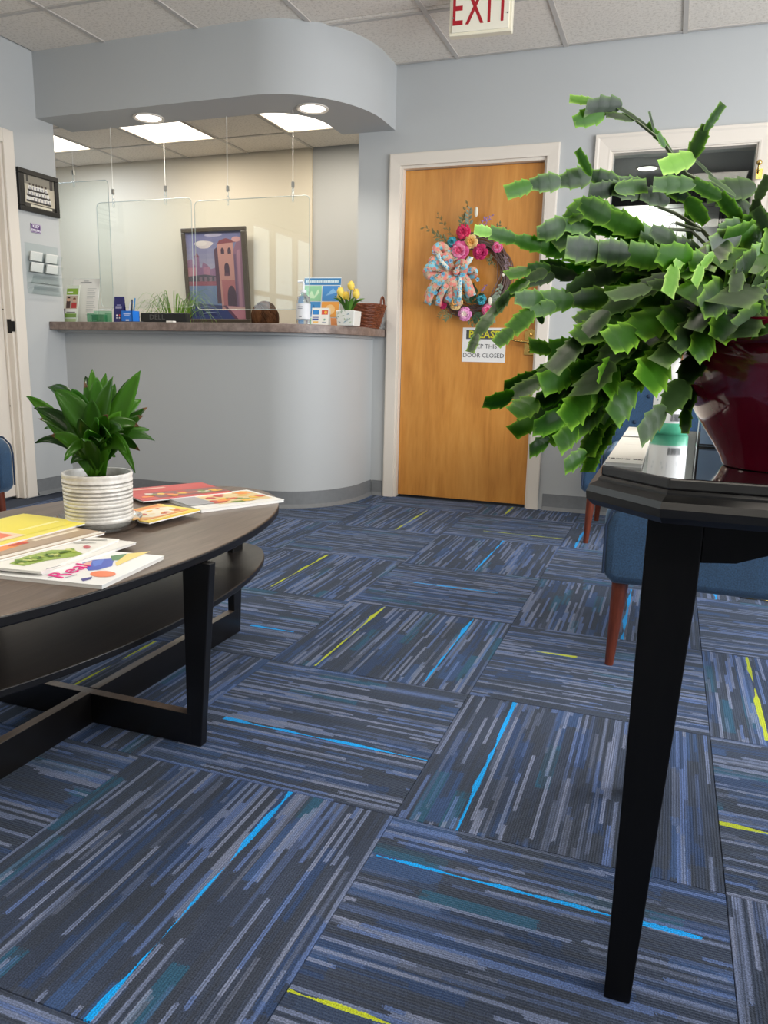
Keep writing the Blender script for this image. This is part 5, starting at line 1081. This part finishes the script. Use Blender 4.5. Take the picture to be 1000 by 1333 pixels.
# ------------------------------------------------------------------ black console table with clipped corners
KZ = .768
ko = thing('console_table', 'black wooden console table with clipped corners, at the right edge', 'table', (.6, 1.15, 0))
KX0, KX1, KY0, KY1, cl = -.074, 1.25, .936, 1.62, .082
def octo(e): return [(KX0-e, KY0+cl-e*.4), (KX0+cl-e*.4, KY0-e), (KX1-cl+e*.4, KY0-e), (KX1+e, KY0+cl-e*.4), (KX1+e, KY1), (KX0-e, KY1)]
tt = NT('glossy_worn_black_top'); tc = tt.n('TexCoord'); nz = tt.n('TexNoise', None, Vector=tc.outputs['Object'], Scale=9.0, Detail=5.0, Roughness=.7)
tt.base(tt.ramp(nz.outputs[0], [(.45, lin((16, 15, 16))), (.75, lin((40, 38, 37)))])); tt.t.links.new(tt.math('MULTIPLY_ADD', nz.outputs[0], .12, .0), tt.b.inputs['Roughness']); tt.b.inputs['Coat Weight'].default_value = .6; tt.b.inputs['Coat Roughness'].default_value = .04; top_gloss = tt.m
mold = wood('worn_black_moulding', [(10, 10, 10), (20, 19, 19), (46, 44, 42)], scale=(3, 3, 30), rough=0.36)
MB().prism(octo(0), KZ-.014, KZ).build('tabletop', top_gloss, ko, bevel=.0025)
mb = MB(); lv = [(0.0, KZ-.014), (.003, KZ-.017), (.003, KZ-.020), (.014, KZ-.026), (.017, KZ-.034), (.016, KZ-.044), (.008, KZ-.052)]; n6 = 6; vs = []
for e, z in lv: vs += [(x, y, z) for x, y in octo(e)]
fs = [(r_*n6+k, r_*n6+(k+1) % n6, (r_+1)*n6+(k+1) % n6, (r_+1)*n6+k) for r_ in range(len(lv)-1) for k in range(n6)]+[tuple(range(n6)), tuple(range((len(lv)-1)*n6, len(lv)*n6))]
mb.add(vs, fs).build('edge_moulding', mold, ko)
def k_leg(x0, y0, sx, sy, fl=1):
    wb, wt = .036, .066; zt = KZ-.052
    def sq(w_): return [(x0, y0), (x0+sx*w_, y0), (x0+sx*w_, y0+sy*w_), (x0, y0+sy*w_)]
    a = [(x, y, 0) for x, y in sq(wb)]; b = [(x, y, .62) for x, y in sq(wt)]; c_ = [(x, y, zt) for x, y in sq(wt)]
    MB().add(a+b+c_, [(0, 1, 2, 3), (8, 9, 10, 11)]+[(4*r_+k, 4*r_+(k+1) % 4, 4*r_+4+(k+1) % 4, 4*r_+4+k) for r_ in (0, 1) for k in range(4)]).build('leg', ebony, ko, bevel=.002)
kx, ky = -.012, 1.000
k_leg(kx, ky, 1, 1); k_leg(KX1-.06, ky, -1, 1); k_leg(-.002, KY1-.03, 1, -1); k_leg(KX1-.06, KY1-.03, -1, -1)
def apron(x0, x1, y, th, axis='y'):
    n = 26; zt = KZ-.052; bot = []
    for i in range(n+1):
        f = i/n; s_ = min(f, 1-f)*(x1-x0); drop = .092 if s_ < .022 else (.092-.028*min(1, (s_-.022)/.07)**1.0*(1 if s_ > .022 else 0)); k_ = min(1, max(0, (s_-.02)/.085)); drop = .062-.024*(3*k_*k_-2*k_**3)
        bot.append((x0+(x1-x0)*f, zt-drop))
    MB().prism(bot+[(x1, zt), (x0, zt)], y, y+th, axis=axis).build('apron', ebony, ko, bevel=.0015)
apron(kx+.066, KX1-.126, ky+.006, .02); apron(kx+.066, KX1-.126, KY1-.056, .02)
apron(ky+.066, KY1-.096, kx+.012, .02, axis='x'); apron(ky+.066, KY1-.096, KX1-.092, .02, axis='x')

# things standing on the console
bk_ = thing('booklet', 'narrow white leaflet with upside down lettering, at the left front edge of the console table', 'booklet', (-.03, 1.2, KZ))  # flat white slab with upside-down lettering along the left edge
x0, x1, y0, y1 = -.070, -.024, 1.01, 1.375
MB().box((x0+.001, y0+.001, KZ), (x1-.001, y1-.001, KZ+.004)).build('pages', page_m, bk_)
MB().box((x0, y0, KZ+.004), (x1, y1, KZ+.005)).build('cover', mat('booklet_ivory', (232, 228, 218), .35), bk_)
Mk = frame_m((x1, y1, KZ+.005), (-1, 0, 0), (0, -1, 0))
patches('cover_print', bk_, Mk, [((.004, .05, .04, .052), (200, 196, 188)), ((.004, .13, .036, .132), (200, 196, 188)), ((0, .0, .046, .006), (96, 92, 88))])
text('lettering', 'ley, D.M.D.', .0095, pcol((120, 116, 112)), bk_, Mk @ Matrix.Translation((.023, .325, .0004)))
b2 = thing('booklet', 'second white leaflet lying behind the lettered one at the left edge of the console table', 'booklet', (-.047, 1.48, KZ))  # plain flat white slab behind the lettered one
MB().box((-.069, 1.396, KZ), (-.025, 1.589, KZ+.004)).build('pages', page_m, b2); MB().box((-.070, 1.395, KZ+.004), (-.024, 1.59, KZ+.005)).build('cover', MATS['booklet_ivory'], b2)
sb = thing('spray_bottle', 'tall white bottle with a mint green band and a barcode, on the console table', 'bottle', (.004, 1.55, KZ))
bx, by = .006, 1.55; wl = mat('bottle_white', (236, 238, 238), .3); mint = mat('bottle_mint', (96, 204, 164), .3, trans=.2)
MB().lathe([(.001, 0), (.031, 0), (.034, .004), (.034, .021)], (bx, by, KZ), 32).build('mint_base', mint, sb, smooth=40)
MB().lathe([(.034, .021), (.034, .098), (.030, .112), (.016, .128), (.015, .142), (.001, .142)], (bx, by, KZ), 32).build('bottle_body', wl, sb, smooth=40)
MB().lathe([(.017, .138), (.018, .142), (.018, .162), (.008, .168), (.001, .168)], (bx, by, KZ), 20).build('cap', mat('cap_white', (244, 244, 242), .35), sb, smooth=40)
itl = []
for k in range(11): itl.append(((-.001, .084-.0045*k, .022-rnd(0, .006), .0855-.0045*k), (176, 182, 190)))
x = .0
for k in range(16): w_ = rnd(.0004, .0012); itl.append(((x, .006, x+w_, .022), (60, 64, 70))); x += w_+rnd(.0005, .0009)
itl += [((-.03, .05, -.006, .053), (150, 170, 180)), ((-.028, .04, -.008, .0425), (170, 186, 194))]
# wrap the label round the bottle
lb = patches('label_print', sb, Matrix.Identity(4), itl, lift=0)
ang0 = math.atan2(-by, -bx)
for v_ in lb.data.vertices:
    a = ang0+v_.co.x+sb.location.x and ang0+(v_.co.x+sb.location.x)/.034; zz = v_.co.y+sb.location.y; r_ = .0344+(v_.co.z+sb.location.z)*.3
    v_.co = Vector((bx+r_*math.cos(a), by+r_*math.sin(a), KZ+.020+zz*.82))-sb.location
ac = thing('acrylic_stand', 'clear acrylic card stand behind the red flower pot, on the console table', 'stand', (.07, 1.33, KZ))
MB().box((.047, 1.30, KZ), (.115, 1.36, KZ+.003)).box((.047, 1.327, KZ+.003), (.115, 1.33, KZ+.075)).build('holder', clear, ac)
MB().box((.047, 1.3265, KZ), (.0485, 1.3305, KZ+.076)).build('polished_edge', mat('acrylic_edge', (222, 232, 232), .1), ac)
MB().box((.052, 1.3305, KZ+.004), (.114, 1.3315, KZ+.07)).build('card', mat('card_blue_grey', (128, 150, 176), .5), ac)

# ------------------------------------------------------------------ burgundy pot and Christmas cactus
QX, QY = .138, 1.105
px0 = thing('cactus_pot', 'Christmas cactus with long drooping segmented stems, in a glossy burgundy pot', 'plant', (QX, QY, KZ))
t = NT('burgundy_glaze'); t.b.inputs['Base Color'].default_value = (*lin((102, 12, 36)), 1); t.b.inputs['Roughness'].default_value = .12; t.b.inputs['Coat Weight'].default_value = .8; t.b.inputs['Coat Roughness'].default_value = .04; glaze = t.m
pr = [(.001, .001), (.066, .001), (.068, .004), (.070, .012), (.083, .045), (.097, .085), (.1045, .115), (.107, .138), (.1055, .155), (.1025, .163), (.1035, .167), (.106, .169), (.1075, .185), (.109, .2), (.107, .204), (.1, .204), (.097, .198), (.094, .17)]
pr = [(.001, .001), (.064, .001), (.066, .004), (.069, .012), (.080, .030), (.094, .050), (.1065, .070), (.1165, .090), (.1240, .110), (.1285, .130), (.1295, .142), (.1275, .152), (.1255, .155), (.1285, .158), (.130, .168), (.1305, .180), (.128, .184), (.122, .184), (.119, .178), (.115, .15)]
MB().lathe(pr, (QX, QY, KZ), 72).build('pot', glaze, px0, smooth=35)
MB().lathe([(.112, 0), (.06, .008), (.02, .004), (.001, .01)], (QX, QY, KZ+.162), 30).build('potting_soil', MATS['soil'], px0, smooth=40)
CG = leafmat('cactus_green', (16, 46, 6), (62, 116, 16), edge=(150, 196, 62), trans=.42, rough=.38)  # edge colours stand in for light glowing through the margins
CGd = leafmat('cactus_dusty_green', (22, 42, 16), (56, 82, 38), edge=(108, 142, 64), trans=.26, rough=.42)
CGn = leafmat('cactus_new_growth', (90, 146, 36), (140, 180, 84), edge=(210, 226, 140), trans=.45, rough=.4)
STM = mat('cactus_woody_stem', (84, 92, 66), .6, noise=.2)
def seg_mesh(name, m, hw, bend):
    """closed lens-shaped segment with toothed margins, length 1 along +Y"""
    lev = [(y, w_) for y, w_ in hw]
    vs = []; rim = []; n = len(lev); XS = (-1, -.55, -.12, .12, .55, 1)
    for side in (1, -1):
        for y, w_ in lev:
            for x in XS:
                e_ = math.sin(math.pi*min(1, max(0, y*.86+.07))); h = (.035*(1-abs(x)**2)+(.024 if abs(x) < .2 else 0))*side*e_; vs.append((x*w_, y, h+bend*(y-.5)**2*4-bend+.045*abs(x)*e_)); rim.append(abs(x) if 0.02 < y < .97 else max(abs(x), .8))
    k = len(XS); fs = []
    for s_ in (0, 1):
        o_ = s_*n*k
        for i in range(n-1):
            for j in range(k-1):
                f = (o_+i*k+j, o_+i*k+j+1, o_+(i+1)*k+j+1, o_+(i+1)*k+j); fs.append(f if s_ == 0 else f[::-1])
    for i in range(n-1):
        for j in (0, k-1):
            f = (i*k+j, (i+1)*k+j, n*k+(i+1)*k+j, n*k+i*k+j); fs.append(f if j == 0 else f[::-1])
    me = bpy.data.meshes.new(name); me.from_pydata(vs, [], fs); me.update(); me.materials.append(m); me.shade_smooth(); me.set_sharp_from_angle(angle=R(70))
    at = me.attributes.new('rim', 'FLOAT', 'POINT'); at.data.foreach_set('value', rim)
    return me
H1 = [(0, .07), (.05, .20), (.13, .31), (.25, .37), (.36, .455), (.365, .365), (.50, .395), (.63, .48), (.635, .385), (.78, .385), (.90, .36), (1.09, .41), (.985, .22), (.97, .05)]
H2 = [(0, .06), (.05, .17), (.12, .27), (.24, .35), (.40, .45), (.405, .355), (.55, .39), (.74, .485), (.745, .37), (.86, .36), (.94, .33), (1.11, .35), (.99, .17), (.98, .04)]
H3 = [(0, .08), (.06, .22), (.15, .33), (.30, .40), (.44, .48), (.445, .385), (.58, .395), (.70, .385), (.79, .42), (.795, .335), (.88, .29), (.94, .26), (1.05, .26), (.99, .14), (.97, .04)]
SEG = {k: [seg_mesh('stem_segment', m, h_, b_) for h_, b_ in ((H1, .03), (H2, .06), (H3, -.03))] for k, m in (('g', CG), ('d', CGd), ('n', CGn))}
nseg = [0]
def segment(a, b, wf=1.0, kind='g', roll=None):
    wf *= .70; d = b-a; L = d.length; dv_ = d-FW*d.dot(FW); Lw = min(L, dv_.length*1.12+.004); y = d.normalized(); view = (CAM-(a+b)/2).normalized()
    z = view-y*view.dot(y); z = z.normalized() if z.length > .1 else y.orthogonal().normalized()
    z = Matrix.Rotation(R(rnd(-42, 42) if roll is None else roll), 3, y) @ z; x = y.cross(z); w_ = Lw*wf
    M = Matrix(((x.x*w_, y.x*L, z.x*w_, a.x), (x.y*w_, y.y*L, z.y*w_, a.y), (x.z*w_, y.z*L, z.z*w_, a.z), (0, 0, 0, 1)))
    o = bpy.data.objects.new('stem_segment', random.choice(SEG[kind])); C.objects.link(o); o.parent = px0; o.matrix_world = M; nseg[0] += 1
def chain(nodes, wf=.92, kind='g', root=True, kinds=None, tip_new=False, roll=None):
    """nodes: (u, v, depth) from the tip to the crown"""
    P = [pd(u, v, t_) for u, v, t_ in nodes]
    for i in range(len(P)-1):
        k = kinds[i] if kinds else kind
        if tip_new and i == 0: k = 'n'
        segment(P[i+1], P[i]+(P[i]-P[i+1])*.03, wf*rnd(.92, 1.08), k, roll)
TC = .985
def dep(us, t0, t1):    # spread depth linearly over the chain
    n = len(us); return [(u, v, t0+(t1-t0)*i/(n-1)) for i, (u, v) in enumerate(us)]
# the tall arching stem at the top
chain(dep([(745, 129), (775, 133)], .93, .93), .8, 'n'); chain(dep([(750, 158), (787, 146)], .92, .94), .75, 'g', roll=10); chain(dep([(768, 140), (810, 137)], .92, .95), .72, 'd', roll=-15)
chain(dep([(792, 150), (826, 156)], .94, .955), .5, 'd', roll=50); chain(dep([(808, 141), (845, 166)], .95, .96), .35, 'd', roll=60); chain(dep([(845, 165), (870, 192)], .96, .965), .55, 'g', roll=40)
chain(dep([(846, 148), (852, 172)], .955, .96), .45, 'd', roll=55); chain(dep([(868, 188), (893, 228)], .965, .975), .34, 'd', roll=62); chain(dep([(858, 176), (866, 192)], .95, .96), .8, 'g')
STEMP = [pd(*n_) for n_ in [(828, 157, .955), (862, 184, .962), (893, 226, .972), (930, 246, .975), (958, 275, .98), (972, 325, .985), (985, 400, .99)]]
chain(dep([(939, 139), (917, 172)], .95, .96), .62, 'g', roll=25); chain(dep([(918, 166), (899, 208)], .96, .965), .74, 'g', roll=5); chain(dep([(865, 217), (906, 203)], .94, .965), .72, 'n', roll=12)
chain(dep([(902, 190), (905, 210)], .97, .97), .5, 'n'); chain(dep([(905, 208), (934, 236)], .965, .972), .30, 'd', roll=60); chain(dep([(925, 232), (958, 255)], .96, .975), .34, 'd', roll=55); chain(dep([(940, 250), (968, 275)], .965, .98), .3, 'd', roll=60)
# upper left stems
chain(dep([(662, 250), (693, 240), (731, 236), (770, 228), (806, 240), (840, 242)], .86, .95), .84, roll=8); chain(dep([(754, 199), (770, 229)], .88, .90), .56, roll=15); chain(dep([(770, 250), (802, 245), (838, 252), (872, 262)], .90, .96), .8, 'd')
chain(dep([(838, 242), (800, 246)], .93, .91), .62); chain(dep([(857, 240), (906, 240), (940, 258), (966, 290), (980, 340)], .92, .98), .66, roll=5); chain(dep([(918, 288), (893, 258), (862, 236)], .955, .94), .86, roll=-8)
chain(dep([(898, 308), (898, 262)], .97, .97), .5, 'g'); chain(dep([(925, 250), (985, 243)], .98, 1.0), .75, 'd', roll=20); chain(dep([(935, 262), (980, 275), (1010, 300)], .99, 1.02), .8, 'd')
chain(dep([(620, 299), (641, 303), (672, 312), (706, 321), (738, 330), (775, 338), (820, 342), (865, 352), (905, 372)], .82, .97), .82, kinds='ngggggdgg'[:8], roll=6)
chain(dep([(702, 303), (737, 292), (772, 290), (812, 305), (852, 318), (893, 336)], .86, .96), .9); chain(dep([(740, 285), (768, 262), (795, 280), (828, 302)], .88, .93), .95, roll=10); chain(dep([(758, 265), (795, 285), (838, 303), (870, 322)], .86, .94), .86)
chain(dep([(742, 322), (783, 327), (822, 330), (862, 338), (898, 355)], .83, .95), .9, roll=4); chain(dep([(725, 318), (752, 302), (775, 312)], .88, .92), .9); chain(dep([(705, 345), (740, 352), (772, 340), (806, 345), (845, 352), (888, 368)], .90, .97), .8)
chain(dep([(663, 358), (690, 350), (718, 350), (750, 362), (785, 362), (825, 362), (868, 372)], .86, .97), .8, kinds='ggdgggg'); chain(dep([(648, 398), (664, 380), (688, 364), (712, 352)], .85, .89), .72, kinds='dgd')
chain(dep([(613, 456), (622, 434), (641, 408), (662, 384), (688, 366), (722, 358)], .82, .90), .66, kinds='gddgd', roll=10); chain(dep([(673, 388), (708, 391), (748, 391), (792, 387), (835, 385), (880, 388), (920, 398)], .84, .98), .9, roll=5)
chain(dep([(648, 446), (668, 428), (694, 404), (724, 398)], .82, .87), .86, roll=8); chain(dep([(700, 398), (706, 422)], .86, .87), .8, 'g'); chain(dep([(740, 378), (775, 362), (812, 350)], .88, .94), .8, 'd')
# the big dusty stem over the lower mass
chain(dep([(722, 478), (760, 438), (792, 404), (832, 380), (872, 358)], .80, .92), .62, kinds='dddd', roll=12); chain(dep([(800, 385), (848, 372), (890, 375)], .84, .92), .5, 'd', roll=40); chain(dep([(752, 418), (785, 410), (815, 405)], .86, .92), .8)
# lower hanging mass
for nn, t0, kd in [([(633, 523), (669, 515), (702, 495), (738, 470), (780, 446), (826, 425), (872, 410), (915, 402)], .84, None), ([(671, 537), (700, 520), (738, 503), (772, 478), (812, 452), (858, 432), (905, 415)], .82, None),
                   ([(660, 505), (695, 490), (730, 476), (768, 452), (810, 430), (855, 415)], .88, None), ([(692, 450), (718, 455), (752, 452), (790, 440), (832, 425), (880, 412)], .86, None), ([(670, 562), (700, 545), (736, 520), (772, 495), (812, 470), (858, 446)], .84, None),
                   ([(698, 556), (742, 536), (778, 512), (815, 485), (855, 455), (900, 428)], .79, None), ([(692, 586), (716, 572), (748, 556), (782, 530), (816, 500), (852, 468), (890, 436)], .83, None), ([(728, 578), (752, 556), (786, 530), (820, 498), (858, 462)], .81, None),
                   ([(738, 606), (764, 590), (778, 556), (800, 522), (826, 486), (858, 450)], .83, None), ([(766, 612), (775, 588), (792, 552), (812, 515), (838, 478), (872, 440)], .84, None), ([(708, 500), (744, 486), (782, 480), (820, 462), (862, 436)], .80, None),
                   ([(738, 545), (768, 512), (800, 492), (832, 462)], .78, None), ([(762, 510), (790, 470), (826, 440), (866, 420)], .78, 'd'), ([(788, 505), (802, 470), (836, 446), (870, 415)], .80, None), ([(795, 445), (830, 430), (868, 405), (905, 390)], .78, None), ([(752, 440), (786, 430), (820, 420), (858, 400)], .82, None),
                   ([(800, 540), (826, 500), (850, 470), (880, 440), (912, 415)], .85, None), ([(852, 500), (862, 470), (880, 440), (905, 415)], .88, None), ([(836, 565), (868, 532), (893, 496), (912, 462), (930, 430)], .86, 'd'), ([(842, 498), (866, 462), (885, 436)], .80, None), ([(892, 562), (893, 532), (905, 500), (918, 470)], .95, 'g')]:
    chain(dep(nn, t0, .985), rnd(.82, .98), kd or 'g')
# over the rim in front
chain(dep([(905, 425), (930, 388), (948, 345)], .84, .92), .62, kinds='dd', roll=15); chain(dep([(860, 470), (890, 440), (925, 410)], .83, .90), .72, 'd'); chain(dep([(870, 380), (880, 345), (895, 330)], .83, .88), .6, 'n'); chain(dep([(905, 368), (915, 345), (930, 330)], .84, .9), .5, 'n')
chain(dep([(955, 380), (962, 350), (970, 330)], .86, .92), .6, 'd'); chain(dep([(885, 355), (925, 335), (965, 325)], .88, .96), .8); chain(dep([(895, 385), (935, 365), (975, 355)], .86, .95), .8); chain(dep([(990, 418), (985, 385), (992, 350)], .88, .96), .55)
chain(dep([(930, 320), (965, 305), (1000, 315)], .92, .98), .85); chain(dep([(940, 345), (985, 330), (1020, 340)], .9, .98), .8); chain(dep([(945, 400), (990, 385), (1030, 380)], .87, .96), .7, 'd'); chain(dep([(960, 425), (1000, 405), (1035, 390)], .86, .96), .7)
chain(dep([(860, 330), (900, 340), (940, 350)], .84, .93), .85); chain(dep([(850, 300), (880, 318), (915, 330)], .9, .96), .75, 'd'); chain(dep([(915, 345), (945, 312), (985, 300)], .9, .97), .8); chain(dep([(1000, 232), (985, 262), (985, 300)], .98, 1.0), .8, 'd'); chain(dep([(1030, 250), (1005, 280), (998, 320)], 1.0, 1.0), .8)
for nn, t0, kd in [([(905, 462), (922, 428), (945, 398), (968, 380)], .84, 'g'), ([(935, 440), (950, 410), (968, 384), (985, 370)], .83, 'g'), ([(968, 436), (975, 405), (985, 378)], .83, 'd'), ([(998, 432), (1002, 402), (1004, 375)], .84, 'g'), ([(880, 452), (905, 425), (932, 400), (958, 385)], .83, 'd'), ([(1030, 425), (1022, 395), (1015, 370)], .86, 'g'),
                   ([(915, 400), (945, 375), (975, 365)], .82, 'g'), ([(950, 395), (980, 372), (1005, 365)], .82, 'd'), ([(870, 425), (900, 400), (935, 385)], .84, 'g'), ([(985, 355), (1000, 330), (1010, 300)], .9, 'g'), ([(960, 350), (985, 335), (1010, 330)], .88, 'g'), ([(940, 300), (968, 290), (1000, 288)], .95, 'g'), ([(985, 275), (1000, 300), (1005, 330)], .95, 'd')]:
    chain(dep(nn, t0, .97), rnd(.85, 1.0), kd)
# filler in the shaded heart of the plant and on its far, right hand side
for k in range(20):
    u0, v0 = rnd(760, 905), rnd(340, 440); u1, v1 = u0+rnd(60, 105), v0+rnd(-28, 12); um, vm = (u0+u1)/2, (v0+v1)/2+rnd(-8, 6)
    chain([(u0, v0, rnd(.93, 1.0)), (um, vm, .97), (u1, v1, .99)], rnd(.7, .95), 'g')
for k in range(13):
    a = rnd(-.5, 1.9); c_ = Vector((QX, QY, KZ+.205)); r_ = rnd(.16, .30); e = c_+Vector((r_*math.cos(a), r_*math.sin(a)*.8+.03, rnd(-.06, .10))); m_ = (c_+e)/2+Vector((0, 0, rnd(.08, .15))); P = bez(c_, m_, e, 5)
    for i in range(5): segment(P[i], P[i+1], rnd(.75, .95), 'g' if k % 3 else 'd')
mb = MB()
def stem3(nodes, r0, r1, t0=.985):
    P = [pd(*n_) for n_ in nodes]; n = len(P); mb.tube(P, [r0+(r1-r0)*i/(n-1) for i in range(n)], 6)
mb.tube(STEMP, [.0016, .002, .0024, .0028, .003, .0034, .004], 6)
stem3([(840, 262, .95), (880, 278, .96), (915, 300, .97), (940, 330, .98), (970, 400, .985)], .0018, .003); stem3([(868, 298, .95), (900, 300, .96), (920, 320, .97), (945, 360, .98), (975, 410, .985)], .0018, .003); stem3([(880, 290, .95), (912, 300, .96)], .0018, .002)
for u, v in ((880, 388), (872, 410), (890, 436), (905, 415), (865, 352), (872, 440)): stem3([(u, v, .97), (u*.55+980*.45, v*.6+395*.4, .985), (985, 425, .99)], .0026, .0042)
mb.build('woody_stem', STM, px0, smooth=60)

# ------------------------------------------------------------------ beyond the window: white board with drawings, dark cabinet, brass wall hook
bd = thing('white_board', 'white panel with outlined drawings, seen through the window beside the wood door', 'board', (-.25, 7.9, 0))
MB().box((-.75, 7.85, .8), (.27, 7.88, 2.32)).build('panel', mat('board_white', (240, 240, 238), .4, emit=None), bd)
Mb = frame_m((-.53, 7.8495, .78), (1, 0, 0), (0, 0, 1)); dk_ = (90, 92, 96)
itb = [((.02, 1.50, .75, 1.506), dk_), ((.02, 1.44, .75, 1.445), (150, 150, 150))]
def outline(cx, cy, rx, ry, n=18, th=.007): return [([(cx+rx*math.cos(a), cy+ry*math.sin(a)), (cx+rx*math.cos(b), cy+ry*math.sin(b)), (cx+(rx+th)*math.cos(b), cy+(ry+th)*math.sin(b)), (cx+(rx+th)*math.cos(a), cy+(ry+th)*math.sin(a))], dk_) for a, b in [(2*math.pi*i/n, 2*math.pi*(i+1)/n) for i in range(n)]]
for cx, cy, rx, ry in ((.42, 1.3, .035, .075), (.42, 1.02, .035, .06), (.2, 1.25, .05, .06), (.2, .9, .05, .08)): itb += outline(cx, cy, rx, ry)
for cx, cy, a in ((.58, 1.36, .4), (.63, 1.32, -.3), (.58, 1.1, .3), (.64, 1.06, -.4)): itb.append(([(cx+.014*math.cos(t_)*math.cos(a)-.03*math.sin(t_)*math.sin(a), cy+.014*math.cos(t_)*math.sin(a)+.03*math.sin(t_)*math.cos(a)) for t_ in [i*.5 for i in range(13)]], (120, 122, 126)))
for x in (.5, .56, .62, .68): itb.append(([(x, .7), (x+.004, .7), (x+.03, 1.28), (x+.026, 1.28)], (170, 170, 172)))
patches('drawing', bd, Mb, itb)
MB().box((-.7, 7.86, 0), (-.66, 7.9, .8)).box((.18, 7.86, 0), (.22, 7.9, .8)).build('leg', blk, bd)
cb = thing('dark_cabinet', 'tall dark cabinet beyond the window, right of the white panel', 'cabinet', (.65, 8.1, 0))
MB().box((.30, 7.9, 0), (.99, 8.35, 2.3)).build('cabinet_body', mat('cabinet_charcoal', (44, 42, 44), .5), cb, bevel=.004)
for x0 in (.31, .65): MB().box((x0, 7.882, .05), (x0+.33, 7.9, 2.26)).build('cabinet_door', mat('cabinet_charcoal_door', (52, 50, 52), .45), cb, bevel=.004)
lp = thing('wall_hook', 'brass wall hook on the right side of the window frame', 'hook', (.335, YB, 1.9))
hk = py(988, 214, YB-.03)
MB().box((hk.x-.008, YB-.026, hk.z-.07), (hk.x+.022, YB-.02, hk.z-.02)).tube([(hk.x, YB-.022, hk.z-.04), (hk.x, YB-.05, hk.z-.035), (hk.x, YB-.056, hk.z-.01)], .006, 8).build('hook', brass, lp, smooth=50)
MB().sphere((hk.x, YB-.056, hk.z+.004), .014).build('knob', brass, lp, smooth=60)
ol = tag(MB().box((-.565, YB-.006, .42), (-.49, YB-.0005, .535)).build('wall_outlet', trim_white, None, bevel=.002), 'white outlet plate on the wall under the window, left side', 'outlet')
for z in (.455, .50): MB().box((-.545, YB-.008, z-.014), (-.51, YB-.0055, z+.014)).build('socket', mat('socket_white', (236, 232, 226), .4), ol, bevel=.001)
